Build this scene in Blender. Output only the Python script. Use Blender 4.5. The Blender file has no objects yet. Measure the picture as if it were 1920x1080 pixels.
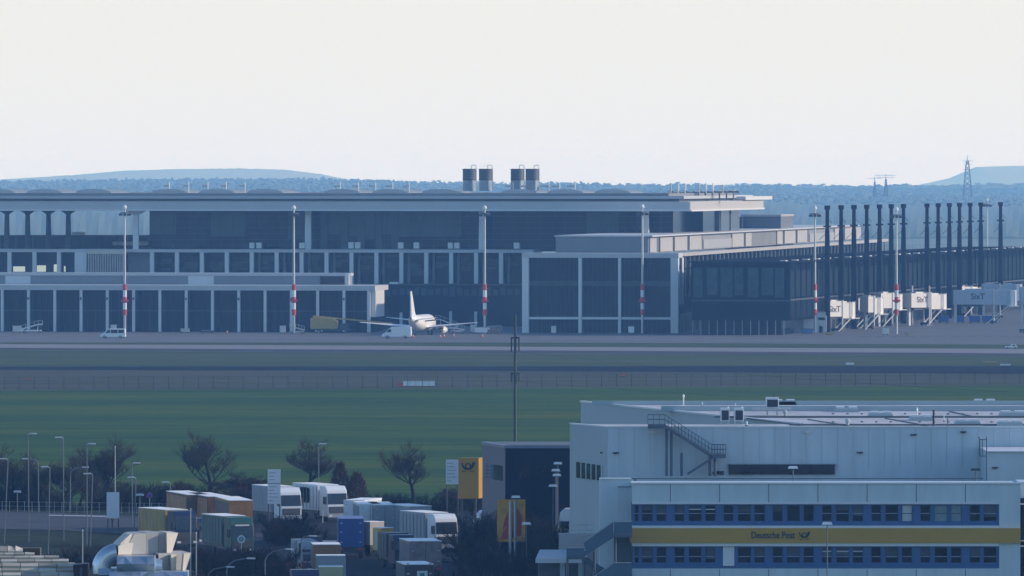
import bpy, math, random
from mathutils import Vector, Matrix
R = math.radians
sc = bpy.context.scene
COL = sc.collection
# ------------------------------------------------------------------ camera (level 289 mm lens with a little vertical shift)
F, H, YH = 15400.0, 38.0, 335.0
cd = bpy.data.cameras.new('camera'); cam = bpy.data.objects.new('camera', cd); COL.objects.link(cam)
cam.location = (0, 0, H); cam.rotation_euler = (R(90), 0, 0)
cd.sensor_width = 36; cd.lens = F/1920*36; cd.shift_y = -(540-YH)/1920.0
cd.clip_start = 5; cd.clip_end = 60000
sc.camera = cam
# ------------------------------------------------------------------ sky and sun
SUN_AZ, SUN_EL = R(6), R(21)        # measured from +X (right of the view) towards +Y (away)
w = bpy.data.worlds.new('World'); sc.world = w; w.use_nodes = True
nt = w.node_tree; bg = nt.nodes['Background']
sky = nt.nodes.new('ShaderNodeTexSky'); sky.sky_type = 'NISHITA'; sky.sun_disc = False
sky.sun_elevation = SUN_EL; sky.sun_rotation = R(90)-SUN_AZ
sky.altitude = 0; sky.air_density = 1.0; sky.dust_density = 0.3; sky.ozone_density = 5.0
bg.inputs[1].default_value = 0.15
VEIL_A, VEIL_B = (4.05, 4.05, 3.85), (1.2, 1.12, .84)
sc.cycles.volume_bounces = 2
HAZE_DENSITY, HAZE_COLOR, HAZE_ANISO = 1.12e-4, (0.23, 0.51, 1.0), 0.0
# bright milky veil added low in the sky ahead of the camera
wt = nt.nodes.new('ShaderNodeTexCoord'); sx = nt.nodes.new('ShaderNodeSeparateXYZ'); nt.links.new(wt.outputs['Generated'], sx.inputs[0])
vr = nt.nodes.new('ShaderNodeMapRange'); vr.interpolation_type = 'SMOOTHSTEP'
vr.inputs['From Min'].default_value = 0.03; vr.inputs['From Max'].default_value = 0.22; vr.inputs['To Min'].default_value = 1.0; vr.inputs['To Max'].default_value = 0.0
nt.links.new(sx.outputs['Z'], vr.inputs['Value'])
vm = nt.nodes.new('ShaderNodeMix'); vm.data_type = 'RGBA'; 
vz = nt.nodes.new('ShaderNodeMath'); vz.operation = 'MAXIMUM'; vz.inputs[1].default_value = .0001; nt.links.new(sx.outputs['Z'], vz.inputs[0])
vp = nt.nodes.new('ShaderNodeMath'); vp.operation = 'DIVIDE'; vp.inputs[0].default_value = 66.0; nt.links.new(vz.outputs[0], vp.inputs[1])
vq = nt.nodes.new('ShaderNodeMath'); vq.operation = 'MINIMUM'; vq.inputs[1].default_value = 36000.0; nt.links.new(vp.outputs[0], vq.inputs[0])
cx_ = nt.nodes.new('ShaderNodeCombineXYZ')
for ch in range(3):      # veil boosted towards the horizon, channel by channel, to offset the haze's dimming
    e1 = nt.nodes.new('ShaderNodeMath'); e1.operation = 'MULTIPLY'; e1.inputs[1].default_value = HAZE_DENSITY*HAZE_COLOR[ch]; nt.links.new(vq.outputs[0], e1.inputs[0])
    e2 = nt.nodes.new('ShaderNodeMath'); e2.operation = 'EXPONENT'; nt.links.new(e1.outputs[0], e2.inputs[0])
    e3 = nt.nodes.new('ShaderNodeMath'); e3.operation = 'MULTIPLY_ADD'; e3.inputs[1].default_value = VEIL_B[ch]; e3.inputs[2].default_value = VEIL_A[ch]-VEIL_B[ch]; nt.links.new(e2.outputs[0], e3.inputs[0])
    nt.links.new(e3.outputs[0], cx_.inputs[ch])
nt.links.new(cx_.outputs[0], vm.inputs[7])
vy = nt.nodes.new('ShaderNodeMapRange'); vy.interpolation_type = 'SMOOTHSTEP'   # only on the side ahead of the camera
vy.inputs['From Min'].default_value = -0.2; vy.inputs['From Max'].default_value = 0.8
nt.links.new(sx.outputs['Y'], vy.inputs['Value'])
vx = nt.nodes.new('ShaderNodeMath'); vx.operation = 'MULTIPLY'; nt.links.new(vr.outputs[0], vx.inputs[0]); nt.links.new(vy.outputs[0], vx.inputs[1])
nt.links.new(vx.outputs[0], vm.inputs[0]); nt.links.new(sky.outputs[0], vm.inputs[6]); nt.links.new(vm.outputs[2], bg.inputs[0])
sd = bpy.data.lights.new('sun', 'SUN'); sd.energy = 2.6; sd.angle = R(0.5); sd.color = (1, 0.86, 0.72)
so = bpy.data.objects.new('sun', sd); COL.objects.link(so)
dirv = Vector((math.cos(SUN_EL)*math.cos(SUN_AZ), math.cos(SUN_EL)*math.sin(SUN_AZ), math.sin(SUN_EL)))
so.rotation_euler = dirv.to_track_quat('Z', 'Y').to_euler()
so.location = (500, 800, 400)
sc.view_settings.view_transform = 'Standard'; sc.view_settings.look = 'None'
sc.view_settings.gamma = 1; sc.view_settings.exposure = 0.52
# ------------------------------------------------------------------ measuring helpers
def X(px, D): return (px-960)*D/F
def Z(py, D): return H-(py-YH)*D/F
def DG(py, z=0): return F*(H-z)/(py-YH)
TH = R(8.65); CT, ST = math.cos(TH), math.sin(TH); TY = 2021.0
def tu(px, v):
    k = (px-960)/F
    return (k*(TY+v*CT)-v*ST)/(CT+k*ST)
def tD(u, v): return TY-u*ST+v*CT
def tz(px, py, v): return H-(py-YH)*tD(tu(px, v), v)/F
def tw(u, v): return (u*CT+v*ST, TY-u*ST+v*CT)
# ------------------------------------------------------------------ materials
MATS = {}
def mat(name, col, rough=0.6, metal=0.0, var=0.12, scale=0.6, stretch=(1,1,1), spec=0.5, bump=0.0, col2=None, detail=4, emit=0, coat=0):
    if name in MATS: return MATS[name]
    m = bpy.data.materials.new(name); m.use_nodes = True; n = m.node_tree; b = n.nodes['Principled BSDF']
    b.inputs['Roughness'].default_value = rough; b.inputs['Metallic'].default_value = metal
    b.inputs['Specular IOR Level'].default_value = spec
    if coat: b.inputs['Coat Weight'].default_value = coat
    tc = n.nodes.new('ShaderNodeTexCoord'); mp = n.nodes.new('ShaderNodeMapping'); mp.inputs['Scale'].default_value = stretch
    n.links.new(tc.outputs['Object'], mp.inputs[0])
    no = n.nodes.new('ShaderNodeTexNoise'); no.inputs['Scale'].default_value = scale; no.inputs['Detail'].default_value = detail; no.inputs['Roughness'].default_value = .65
    n.links.new(mp.outputs[0], no.inputs['Vector'])
    rp = n.nodes.new('ShaderNodeValToRGB'); rp.color_ramp.elements[0].position = .3; rp.color_ramp.elements[1].position = .7
    lo = [max(0, c*(1-var)) for c in col]; hi = [min(1, c*(1+var)) for c in (col2 or col)]
    rp.color_ramp.elements[0].color = (*lo, 1); rp.color_ramp.elements[1].color = (*hi, 1)
    n.links.new(no.outputs['Fac'], rp.inputs[0]); n.links.new(rp.outputs[0], b.inputs['Base Color'])
    if bump:
        bp = n.nodes.new('ShaderNodeBump'); bp.inputs['Strength'].default_value = bump; bp.inputs['Distance'].default_value = .05
        n.links.new(no.outputs['Fac'], bp.inputs['Height']); n.links.new(bp.outputs[0], b.inputs['Normal'])
    if emit:
        b.inputs['Emission Color'].default_value = (*col, 1); b.inputs['Emission Strength'].default_value = emit
    MATS[name] = m; return m
# ------------------------------------------------------------------ mesh builder
class MB:
    def __init__(s): s.v = []; s.f = []
    def quad(s, *p):
        i = len(s.v); s.v += [tuple(q) for q in p]; s.f.append(tuple(range(i, i+len(p)))); return s
    def box(s, x0, x1, y0, y1, z0, z1):
        i = len(s.v)
        s.v += [(x0,y0,z0),(x1,y0,z0),(x1,y1,z0),(x0,y1,z0),(x0,y0,z1),(x1,y0,z1),(x1,y1,z1),(x0,y1,z1)]
        for f in ((0,3,2,1),(4,5,6,7),(0,1,5,4),(1,2,6,5),(2,3,7,6),(3,0,4,7)): s.f.append(tuple(i+k for k in f))
        return s
    def prism(s, pts, z0, z1):              # plan polygon (counter-clockwise) between two heights
        i = len(s.v); n = len(pts)
        s.v += [(p[0],p[1],z0) for p in pts]+[(p[0],p[1],z1) for p in pts]
        s.f.append(tuple(i+k for k in reversed(range(n)))); s.f.append(tuple(i+n+k for k in range(n)))
        for k in range(n): s.f.append((i+k, i+(k+1)%n, i+n+(k+1)%n, i+n+k))
        return s
    def extr(s, prof, axis, a0, a1):        # profile in the two other axes, drawn along axis
        i = len(s.v); n = len(prof)
        def P(p, a):
            return (a,p[0],p[1]) if axis == 0 else (p[0],a,p[1]) if axis == 1 else (p[0],p[1],a)
        s.v += [P(p,a0) for p in prof]+[P(p,a1) for p in prof]
        s.f.append(tuple(i+k for k in range(n))); s.f.append(tuple(i+n+k for k in reversed(range(n))))
        for k in range(n): s.f.append((i+k, i+n+k, i+n+(k+1)%n, i+(k+1)%n))
        return s
    def tube(s, p0, p1, r0, r1=None, n=6, cap=True):
        r1 = r0 if r1 is None else r1
        a = Vector(p0); b = Vector(p1); d = (b-a)
        if d.length < 1e-6: return s
        d.normalize(); t = Vector((1,0,0)) if abs(d.x) < .9 else Vector((0,1,0))
        e = d.cross(t).normalized(); g = d.cross(e)
        i = len(s.v)
        for c, r in ((a,r0),(b,r1)):
            for k in range(n):
                an = 2*math.pi*(k+.5)/n; s.v.append(tuple(c+e*(r*math.cos(an))+g*(r*math.sin(an))))
        for k in range(n): s.f.append((i+k, i+(k+1)%n, i+n+(k+1)%n, i+n+k))
        if cap:
            s.f.append(tuple(i+k for k in reversed(range(n)))); s.f.append(tuple(i+n+k for k in range(n)))
        return s
    def path(s, pts, r, n=6):
        for a, b in zip(pts[:-1], pts[1:]): s.tube(a, b, r, r, n)
        return s
    def loft(s, rings, cap=True):
        n = len(rings[0]); i = len(s.v)
        for r in rings: s.v += [tuple(p) for p in r]
        for j in range(len(rings)-1):
            for k in range(n): s.f.append((i+j*n+k, i+j*n+(k+1)%n, i+(j+1)*n+(k+1)%n, i+(j+1)*n+k))
        if cap:
            s.f.append(tuple(i+k for k in reversed(range(n)))); s.f.append(tuple(i+(len(rings)-1)*n+k for k in range(n)))
        return s
    def mesh(s, name, m, smooth=False):
        me = bpy.data.meshes.new(name); me.from_pydata(s.v, [], s.f); me.materials.append(m)
        if smooth:
            for p in me.polygons: p.use_smooth = True
        me.update(); return me
    def build(s, name, m, parent=None, smooth=False, bevel=0):
        o = bpy.data.objects.new(name, s.mesh(name, m, smooth)); COL.objects.link(o)
        if parent is not None: o.parent = parent
        if bevel:
            b = o.modifiers.new('b', 'BEVEL'); b.width = bevel; b.segments = 2; b.limit_method = 'ANGLE'
        return o
def build_each(b, name, m, parent=None):      # every box of a row as a part of its own
    for k in range(0, len(b.v), 8):
        c = MB().box(0,1,0,1,0,1); c.v = b.v[k:k+8]; c.build(name, m, parent)
def tag(o, label=None, cat=None, group=None, kind=None):
    if label: o['label'] = label
    if cat: o['category'] = cat
    if group: o['group'] = group
    if kind: o['kind'] = kind
    return o
def thing(name, label, cat, loc=(0,0,0), rz=0, group=None):
    o = bpy.data.objects.new(name, None); COL.objects.link(o); o.location = loc; o.rotation_euler = (0,0,rz)
    o.empty_display_size = .5
    return tag(o, label, cat, group)
def kids(o): return [c for c in COL.objects if c.parent == o]
def copy_tree(o, loc=None, rz=None, label=None, group=None, scale=None, parent=None):
    c = o.copy(); COL.objects.link(c); c.parent = parent
    if loc is not None: c.location = loc
    if rz is not None: c.rotation_euler = (0,0,rz)
    if scale is not None: c.scale = (scale,)*3 if not isinstance(scale, tuple) else scale
    if label: c['label'] = label
    if group: c['group'] = group
    for ch in kids(o): copy_tree(ch, parent=c)
    return c
def text_mesh(txt, size, name, m, parent, loc, rot=(R(90),0,0), extr=.02, sx=1.0, bold=0.0):
    cu = bpy.data.curves.new(name, 'FONT'); cu.body = txt; cu.size = size; cu.extrude = extr; cu.offset = bold
    t = bpy.data.objects.new(name, cu); COL.objects.link(t)
    bpy.context.view_layer.update()
    dg = bpy.context.evaluated_depsgraph_get(); me = bpy.data.meshes.new_from_object(t.evaluated_get(dg))
    bpy.data.objects.remove(t); me.materials.clear(); me.materials.append(m)
    o = bpy.data.objects.new(name, me); COL.objects.link(o); o.parent = parent; o.location = loc; o.rotation_euler = rot; o.scale = (sx,1,1)
    return o
def struct(o, label=None): o['kind'] = 'structure'; 
# ------------------------------------------------------------------ common materials
M_conc = mat('concrete_light', (.42,.42,.42), .75, scale=.15, var=.1)
M_concd = mat('concrete_dark', (.16,.165,.17), .8, scale=.2, var=.15)
M_glass = mat('facade_glass', (.005,.010,.016), .12, scale=.08, var=.5, spec=.18)
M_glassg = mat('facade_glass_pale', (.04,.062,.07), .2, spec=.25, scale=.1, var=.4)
M_white = mat('white_paint', (.78,.78,.76), .4, var=.05)
M_panel = mat('white_panel', (.6,.6,.58), .5, var=.06, scale=.3)
M_metal = mat('galvanised_steel', (.45,.46,.47), .4, metal=.6, var=.1)
M_dmetal = mat('dark_steel', (.05,.055,.06), .5, metal=.2, var=.2)
M_red = mat('red_paint', (.55,.03,.03), .45, var=.1)
M_black = mat('black_rubber', (.015,.015,.016), .8, var=.2)
M_blue = mat('blue_paint', (.03,.10,.42), .4, var=.1)
M_wind = mat('dark_window', (.012,.015,.02), .08, var=.3)
M_beam = mat('roof_edge_metal', (.47,.48,.49), .5, var=.06, scale=.1)
# ------------------------------------------------------------------ ground
M_far = mat('far_ground', (.12,.165,.125), .95, scale=.004, var=.3)  # lightened: base colour stands in for haze brightness over the fields
def grid_ground():
    ys = [-400,0,300,600,800,1000,1300,1600,1900,2200,2500,2800,3200,3800,4500,5400,6400,8000,10400,15000,20000,27000,35500]
    xs = [-9000,-4000,-2000,-1000,-500,-200,0,200,500,1000,2000,4000,9000]
    def h(x,y): return 0
    v = [(x,y,h(x,y)) for y in ys for x in xs]; n = len(xs)
    f = [(j*n+i, j*n+i+1, (j+1)*n+i+1, (j+1)*n+i) for j in range(len(ys)-1) for i in range(n-1)]
    b = MB(); b.v = v; b.f = f; return b
g = grid_ground().build('ground', M_far); tag(g, 'flat winter ground rising gently to the woods', 'ground', kind='structure')
def gp(px, py, z): D = DG(py, z); return (X(px, D), D, z)
def band(name, m, top, bot, z, label):
    """top / bot: lists of (px, py) on the ground, left to right; both are carried on outside the frame"""
    def ext(l):
        l = [gp(px,py,z) for px,py in l]
        a, b = Vector(l[0]), Vector(l[1]); c, d = Vector(l[-1]), Vector(l[-2])
        return [tuple(a+(a-b).normalized()*500)]+l+[tuple(c+(c-d).normalized()*500)]
    xs = [-60,240,480,720,960,1200,1440,1680,1980]
    def at(l, x):
        for (a,ya),(c,yc) in zip(l[:-1], l[1:]):
            if x <= c or c == l[-1][0]: return ya+(yc-ya)*(x-a)/(c-a)
    t = ext([(x,at(top,x)) for x in xs]); b_ = ext([(x,at(bot,x)) for x in xs]); b = MB(); n = len(t)
    assert len(b_) == n
    b.v = b_+t; b.f = [(i, i+1, n+i+1, n+i) for i in range(n-1)]
    o = b.build(name, m); tag(o, label, name.replace('_',' '), kind='structure'); return o
def grass_mat(name, cols, s1, st):
    m = bpy.data.materials.new(name); m.use_nodes = True; n = m.node_tree; b = n.nodes['Principled BSDF']
    b.inputs['Roughness'].default_value = .95; b.inputs['Specular IOR Level'].default_value = .1
    tc = n.nodes.new('ShaderNodeTexCoord')
    def noise(scale, stretch, det=5):
        mp = n.nodes.new('ShaderNodeMapping'); mp.inputs['Scale'].default_value = stretch; mp.inputs['Rotation'].default_value = (0,0,.12)
        n.links.new(tc.outputs['Object'], mp.inputs[0])
        no = n.nodes.new('ShaderNodeTexNoise'); no.inputs['Scale'].default_value = scale; no.inputs['Detail'].default_value = det; no.inputs['Roughness'].default_value = .7
        n.links.new(mp.outputs[0], no.inputs['Vector']); return no
    a = noise(s1, st); c = noise(s1*14, st, 6)
    mx = n.nodes.new('ShaderNodeMix'); mx.data_type = 'FLOAT'; mx.inputs[0].default_value = .45
    n.links.new(a.outputs['Fac'], mx.inputs[2]); n.links.new(c.outputs['Fac'], mx.inputs[3])
    rp = n.nodes.new('ShaderNodeValToRGB'); e = rp.color_ramp.elements
    e[0].position = .40; e[1].position = .60; e[0].color = (*cols[0],1); e[1].color = (*cols[-1],1)
    for i, cc in enumerate(cols[1:-1]):
        q = e.new(.40+.20*(i+1)/(len(cols)-1)); q.color = (*cc,1)
    n.links.new(mx.outputs[0], rp.inputs[0]); n.links.new(rp.outputs[0], b.inputs['Base Color']); return m
M_mead = grass_mat('meadow_grass', [(.010,.046,.003),(.018,.066,.003),(.040,.088,.003),(.075,.095,.006)], .03, (.22,1,1))
M_dry = grass_mat('dry_grass', [(.038,.046,.026),(.055,.06,.036),(.085,.08,.052)], .04, (.22,1,1))
M_midg = grass_mat('airfield_grass', [(.028,.052,.018),(.048,.07,.026),(.08,.088,.042)], .035, (.22,1,1))
M_near = grass_mat('verge_grass', [(.008,.014,.008),(.014,.024,.01),(.03,.036,.016)], .05, (1,.5,1))
M_apron = mat('apron_concrete', (.145,.15,.155), .85, spec=.05, scale=.12, var=.2, stretch=(.2,1,1))
M_taxi = mat('taxiway_concrete', (.23,.225,.23), .85, spec=.05, scale=.1, var=.14, stretch=(.2,1,1))
M_asph = mat('asphalt', (.022,.024,.03), .9, spec=.05, scale=.3, var=.25)
M_runway = mat('runway_asphalt', (.012,.016,.028), .9, spec=.05, scale=.03, var=.2, stretch=(1,.3,1))
M_shoulder = mat('shoulder_asphalt', (.065,.068,.075), .9, spec=.05, scale=.05, var=.2)
band('apron', M_apron, [(0,500),(960,500),(1920,520)], [(0,642),(960,642),(1920,646)], .05, 'wide grey concrete apron in front of the terminal')
band('grass_strip', M_midg, [(0,642.2),(960,642.2),(1920,646.2)], [(0,645),(700,648),(960,650),(1920,654)], .05, 'narrow grass strip between apron and taxiway')
band('taxiway', M_taxi, [(0,645.2),(700,648.2),(960,650.2),(1920,654.2)], [(0,652),(700,655.5),(960,656.5),(1920,662.5)], .05, 'pale concrete taxiway running across the field')
band('taxiway_shoulder', M_shoulder, [(0,652.2),(700,655.7),(960,656.7),(1920,662.7)], [(0,656),(700,661),(960,662),(1920,668)], .05, 'darker asphalt shoulder of the taxiway')
band('airfield_grass', M_midg, [(0,656.2),(700,661.2),(960,662.2),(1920,668.2)], [(0,687),(1920,686)], .05, 'mown airfield grass between taxiway and runway')
band('runway', M_runway, [(0,687.2),(1920,686.2)], [(0,693.5),(960,696),(1920,701.5)], .05, 'dark asphalt runway running across the field')
band('dry_grass', M_dry, [(0,693.7),(960,696.2),(1920,701.7)], [(0,733),(960,728),(1920,722)], .05, 'brownish dry grass in front of the runway')
band('meadow', M_mead, [(0,733.2),(960,728.2),(1920,722.2)], [(0,945),(960,945),(1920,945)], .05, 'green meadow outside the airfield fence')
band('verge', M_near, [(0,945.2),(960,945.2),(1920,945.2)], [(0,1500),(1920,1500)], .05, 'dark verge and scrub ground around the lorry park')
band('car_park', M_asph, [(270,953),(1100,953)], [(270,1200),(1100,1200)], .09, 'dark asphalt lorry park') if False else None
def gpoly(name, m, pts, z, label):
    b = MB(); b.v = [gp(px,py,z) for px,py in pts]; b.f = [tuple(range(len(pts)))]
    o = b.build(name, m); tag(o, label, name.replace('_',' '), kind='structure'); return o
gpoly('lorry_park', M_asph, [(330,1100),(1080,1100),(1060,958),(500,955),(230,985)], .09, 'dark asphalt lorry park between the bushes')
M_road = mat('road_asphalt', (.075,.08,.09), .9, spec=.05, scale=.2, var=.2)
gpoly('road', M_road, [(-100,990),(120,994),(330,1008),(420,1030),(520,1005),(330,972),(100,961),(-100,957)], .1, 'grey access road curving past the lorry park')
gpoly('painted_line', M_white, [(90,966.4),(200,968.6),(200,967.6),(90,965.5)], .12, 'white painted line along the access road')
# apron joint markings
b = MB()
for px in range(1620, 1960, 29):
    x, y, z = gp(px, 631.5, .07); b.box(x-1.1, x+1.1, y-1.2, y+1.2, .065, .08)
o = b.build('apron_marking', M_asph); tag(o, 'row of dark dashes painted across the right apron', 'marking', kind='structure')
# ------------------------------------------------------------------ woods and hills
M_wood = mat('pine_wood', (.13,.175,.135), .95, scale=.05, var=.12, spec=.1)  # foliage colour raised to carry part of the haze's brightness
M_wood2 = mat('far_wood', (.12,.14,.10), .95, scale=.03, var=.3, spec=.1)
rnd = random.Random(4)
def blob(b, c, r, rz, rr):
    i = len(b.v); j = lambda: rr.uniform(.7,1.25)
    x,y,z = c
    b.v += [(x+r*j(),y,z),(x,y+r*j(),z+rr.uniform(-.3,.3)*r),(x-r*j(),y,z),(x,y-r*j(),z+rr.uniform(-.3,.3)*r),(x+rr.uniform(-.4,.4)*r,y,z+rz*j()),(x,y,z-rz*j()*.6)]
    for k in range(4):
        b.f.append((i+k, i+(k+1)%4, i+4)); b.f.append((i+(k+1)%4, i+k, i+5))
def pine(b, x, y, z0, h, w, rr, conifer):
    b.tube((x,y,z0),(x,y,z0+h*.8), .3, .12, 4, False)
    n = 13 if conifer else 15
    for k in range(n):
        t = (k+.5)/n
        if conifer: rad = w*(1-t)*.55; zz = z0+h*(.25+.75*t)
        else: rad = w*.5*math.sqrt(max(0,1-(2*t-1)**2)); zz = z0+h*(.5+.48*t)
        a = rr.uniform(0,6.28); q = rad*rr.uniform(.15,.9)
        blob(b, (x+q*math.cos(a), y+q*math.sin(a), zz), (w*.2 if not conifer else max(.5,w*.27*(1.05-t))), h*.055*rr.uniform(.8,1.6), rr)
def wood(name, D0, D1, rows, step, x0p, x1p, top, front, m, label, seed, hb=18):
    """top(px): outline row of the wood in the photograph, reached at D1; front: canopy height at D0"""
    rr = random.Random(seed); b = MB()
    def zc(px, q): return front+(Z(top(px), D1)-front)*q**.85
    for r in range(rows):
        q = r/(rows-1); D = D0+(D1-D0)*q; last = r >= rows-2
        px = x0p if (q > .45 or rows < 5) else x1p      # nearer rows melt into one canopy
        while px < x1p:
            x = X(px, D)+rr.uniform(-.5,.5)*step; y = D+rr.uniform(-.5,.5)*(D1-D0)/rows
            zt = zc(px, q)+abs(rr.gauss(0,1))*1.1-rr.random()*1.5+(1.5 if rr.random() < .06 else 0)
            con = rr.random() < .15; hh = hb*rr.uniform(.8,1.1); w_ = step*rr.uniform(1.2,2.3)
            n = 14 if last else 7
            if last: b.tube((x,y,zt-hh),(x,y,zt-2), .3, .12, 4, False)
            for k in range(n):
                t = (k+.5)/n
                rad = w_*(1-t)*.55 if con else w_*.5*math.sqrt(max(0,1-(2*t-1)**2))
                zz_ = zt-hh*.45+hh*.42*t; a = rr.uniform(0,6.28); qq = rad*rr.uniform(.1,.9)
                blob(b, (x+qq*math.cos(a), y+qq*math.sin(a), zz_), w_*rr.uniform(.15,.26), hh*.05*rr.uniform(.8,1.6), rr)
            px += step*F/D*rr.uniform(.6,1.3)
    ks = [x0p+k*12 for k in range(int((x1p-x0p)/12)+2)]
    for pa, pb in zip(ks[:-1], ks[1:]):
        qs = [k/8 for k in range(9)]
        row = lambda px: [(X(px,D0),D0+6,-1)]+[(X(px,D0+(D1-D0)*q),D0+8+(D1-D0)*q,max(.5,zc(px,q)-3)+math.sin(px*.9+q*40)*.5) for q in qs]
        A, B = row(pa), row(pb)
        for k in range(len(A)-1): b.quad(A[k],B[k],B[k+1],A[k+1])
    o = b.build(name, m); tag(o, label, 'wood', kind='stuff'); return o
def lerp(tab, x):
    if x <= tab[0][0]: return tab[0][1]
    for (a,ya),(c,yc) in zip(tab[:-1], tab[1:]):
        if x <= c: return ya+(yc-ya)*(x-a)/(c-a)
    return tab[-1][1]
near_top = lambda px: lerp([(-100,338),(60,337),(180,336),(350,334),(480,334),(640,334),(760,338),(860,341),(960,342),(1060,341),(1180,345),(1290,344),(1380,347),(1460,348),(1520,354),(1600,355),(1700,356),(2020,358)], px)
wood('pine_wood', 5200, 13000, 24, 7.0, -260, 2180, near_top, 4, M_wood, 'hazy blue band of pine wood behind the whole terminal', 11)
far_top = lambda px: lerp([(1200,346),(1400,344),(1500,345),(1600,348),(1700,345),(1760,348),(1830,343),(2020,344)], px)
wood('distant_wood', 14000, 15000, 3, 12, 1380, 2180, far_top, 25, M_wood2, 'paler second line of woods on the right behind the first', 12, 18)
def hill(name, D, prof, m, label, jag=.5, dd=1400):
    rr = random.Random(9); b = MB(); pts = []
    for (pa,ya),(pb,yb) in zip(prof[:-1], prof[1:]):
        n = max(2, int((pb-pa)/5))
        for k in range(n):
            t = k/n; pts.append((pa+(pb-pa)*t, ya+(yb-ya)*t+rr.uniform(-jag,jag)))
    pts.append(prof[-1])
    nn = 5; rows = []
    for j in range(nn):
        q = j/(nn-1); Dj = D-dd*(1-q)
        rows.append([(X(px,D), Dj, Z(py,D)*math.sin(q*math.pi/2)**.8 + (0 if j == nn-1 else 0)) for px,py in pts])
    rows.append([(X(px,D), D+dd, -2) for px,py in pts])
    n = len(pts); b.v = [p for r in rows for p in r]
    for j in range(len(rows)-1):
        for k in range(n-1): b.f.append((j*n+k, j*n+k+1, (j+1)*n+k+1, (j+1)*n+k))
    o = b.build(name, m); tag(o, label, 'hill', kind='structure'); return o
M_hill = mat('hill_wood', (.26,.27,.22), .95, scale=.01, var=.25, spec=.1)  # wood colour paled so that distance haze is partly in the colour
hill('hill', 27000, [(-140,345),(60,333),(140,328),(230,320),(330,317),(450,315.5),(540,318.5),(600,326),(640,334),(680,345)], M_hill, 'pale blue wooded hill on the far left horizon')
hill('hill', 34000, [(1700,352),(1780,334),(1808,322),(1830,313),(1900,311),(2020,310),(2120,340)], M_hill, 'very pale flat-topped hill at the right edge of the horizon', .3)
# ------------------------------------------------------------------ terminal, in its own turned frame (u along the facade, v away from it)
def tthing(name, label, cat, group=None):
    o = thing(name, label, cat, (0, TY, 0), -TH, group); return o
def zz(py, v, px=960): return tz(px, py, v)
def vat(px, u):      # depth v at which the line u=const shows at column px
    k = (px-960)/F; return (k*(TY-u*ST)-u*CT)/(ST-k*CT)
# main hall: roof, hall, columns
hall = tthing('terminal_hall', 'long glass terminal hall with deep flat grey roof and tall flared columns', 'terminal')
V0 = 100
uL, uR = tu(-120, V0), tu(1292, V0)
zb, zt = zz(395, V0, 1292), zz(378, V0, 1292)
# roof slab: lower lip, set-back upper slab
uRu = tu(1292, V0)+1
MB().box(uL, uR, V0, vat(1430,uR), zb, zt).build('roof_lip', M_beam, hall)
MB().box(uL, uR+.05, V0-.25, V0, zb-.15, zb+.35).build('roof_edge_trim', mat('pale_trim', (.6,.61,.62), .5, var=.04), hall)
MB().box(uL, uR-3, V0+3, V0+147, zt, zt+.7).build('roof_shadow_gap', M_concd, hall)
zu = zz(369, V0, 1292)
MB().box(uL, uR-1.5, V0+1.2, V0+148, zt+.7, zu+.2).build('roof_slab', mat('roof_slab_metal', (.42,.44,.46), .5, var=.06, scale=.1), hall)
b = MB()
zr = zz(362.5, V0+6, 1250)
b.box(uL, uR-6, V0+5, V0+140, zu+.2, zr)
b.build('roof_deck', mat('roof_deck', (.17,.18,.19), .6, var=.12, scale=.05), hall)
# raised second tier of the lit roof end
uE = uR+.1
# glass walls
vg = 112
gl, gr = tu(281, vg), tu(1262, vg)
zfl = zz(469, vg)-.3
MB().box(gl, gr, vg, vg+110, zfl, zb-.05).build('glass_wall', M_glass, hall)
b = MB()
n = int((gr-gl)/3.1)
for k in range(n+1):
    u = gl+(gr-gl)*k/n; b.box(u-.05, u+.05, vg-.15, vg-.003, zfl, zb-.06)
for k in range(1, 7):
    z = zfl+(zb-zfl)*k/7; b.box(gl, gr, vg-.1, vg-.004, z-.04, z+.04)
b.build('facade_grid', mat('grid_metal', (.05,.06,.065), .6, var=.2), hall)
# brighter bays of glass seen between inner dark fins
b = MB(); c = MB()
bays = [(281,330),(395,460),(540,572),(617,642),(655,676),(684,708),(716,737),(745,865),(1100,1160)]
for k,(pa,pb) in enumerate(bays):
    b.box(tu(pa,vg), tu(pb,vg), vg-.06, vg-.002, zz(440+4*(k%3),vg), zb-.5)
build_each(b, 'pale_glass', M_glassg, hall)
for pa in (608, 646, 678, 711, 741): c.box(tu(pa,vg)-.9, tu(pa,vg)+.9, vg-.3, vg-.16, zfl, zb-.4)
build_each(c, 'dark_fin', M_dmetal, hall)
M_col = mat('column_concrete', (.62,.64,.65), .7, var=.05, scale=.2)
def col(px, v, w0, w1, zf, zt_, flare, m=M_col, par=hall, D=1.3):
    u = tu(px, v); b = MB()
    def ring(hw, z, hd): return [(u-hw, v-hd, z), (u+hw, v-hd, z), (u+hw, v+hd, z), (u-hw, v+hd, z)]
    rs = [ring(w0, zf, .7), ring(w0*.97, zf+(zt_-zf)*.5, .65), ring(w1, zt_-1.3, .6)]
    if flare: rs += [ring(w1*1.3, zt_-1.05, .9), ring(w1*3.3, zt_-.35, 1.8), ring(w1*3.6, zt_-.02, 2.0)]
    else: rs += [ring(w1, zt_-.02, .8)]
    b.loft(rs); b.build('column', m, par)
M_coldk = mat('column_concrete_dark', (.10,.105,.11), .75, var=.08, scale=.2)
col(255, V0+4, .75, .64, -.0, zb, True)
for px in (578, 904, 1211): col(px, V0+6, .8, .72, zfl, zb, False)
for px in (13, 52, 91, 128): col(px, V0+42, .75, .5, 8, zb, True, M_coldk)
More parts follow.
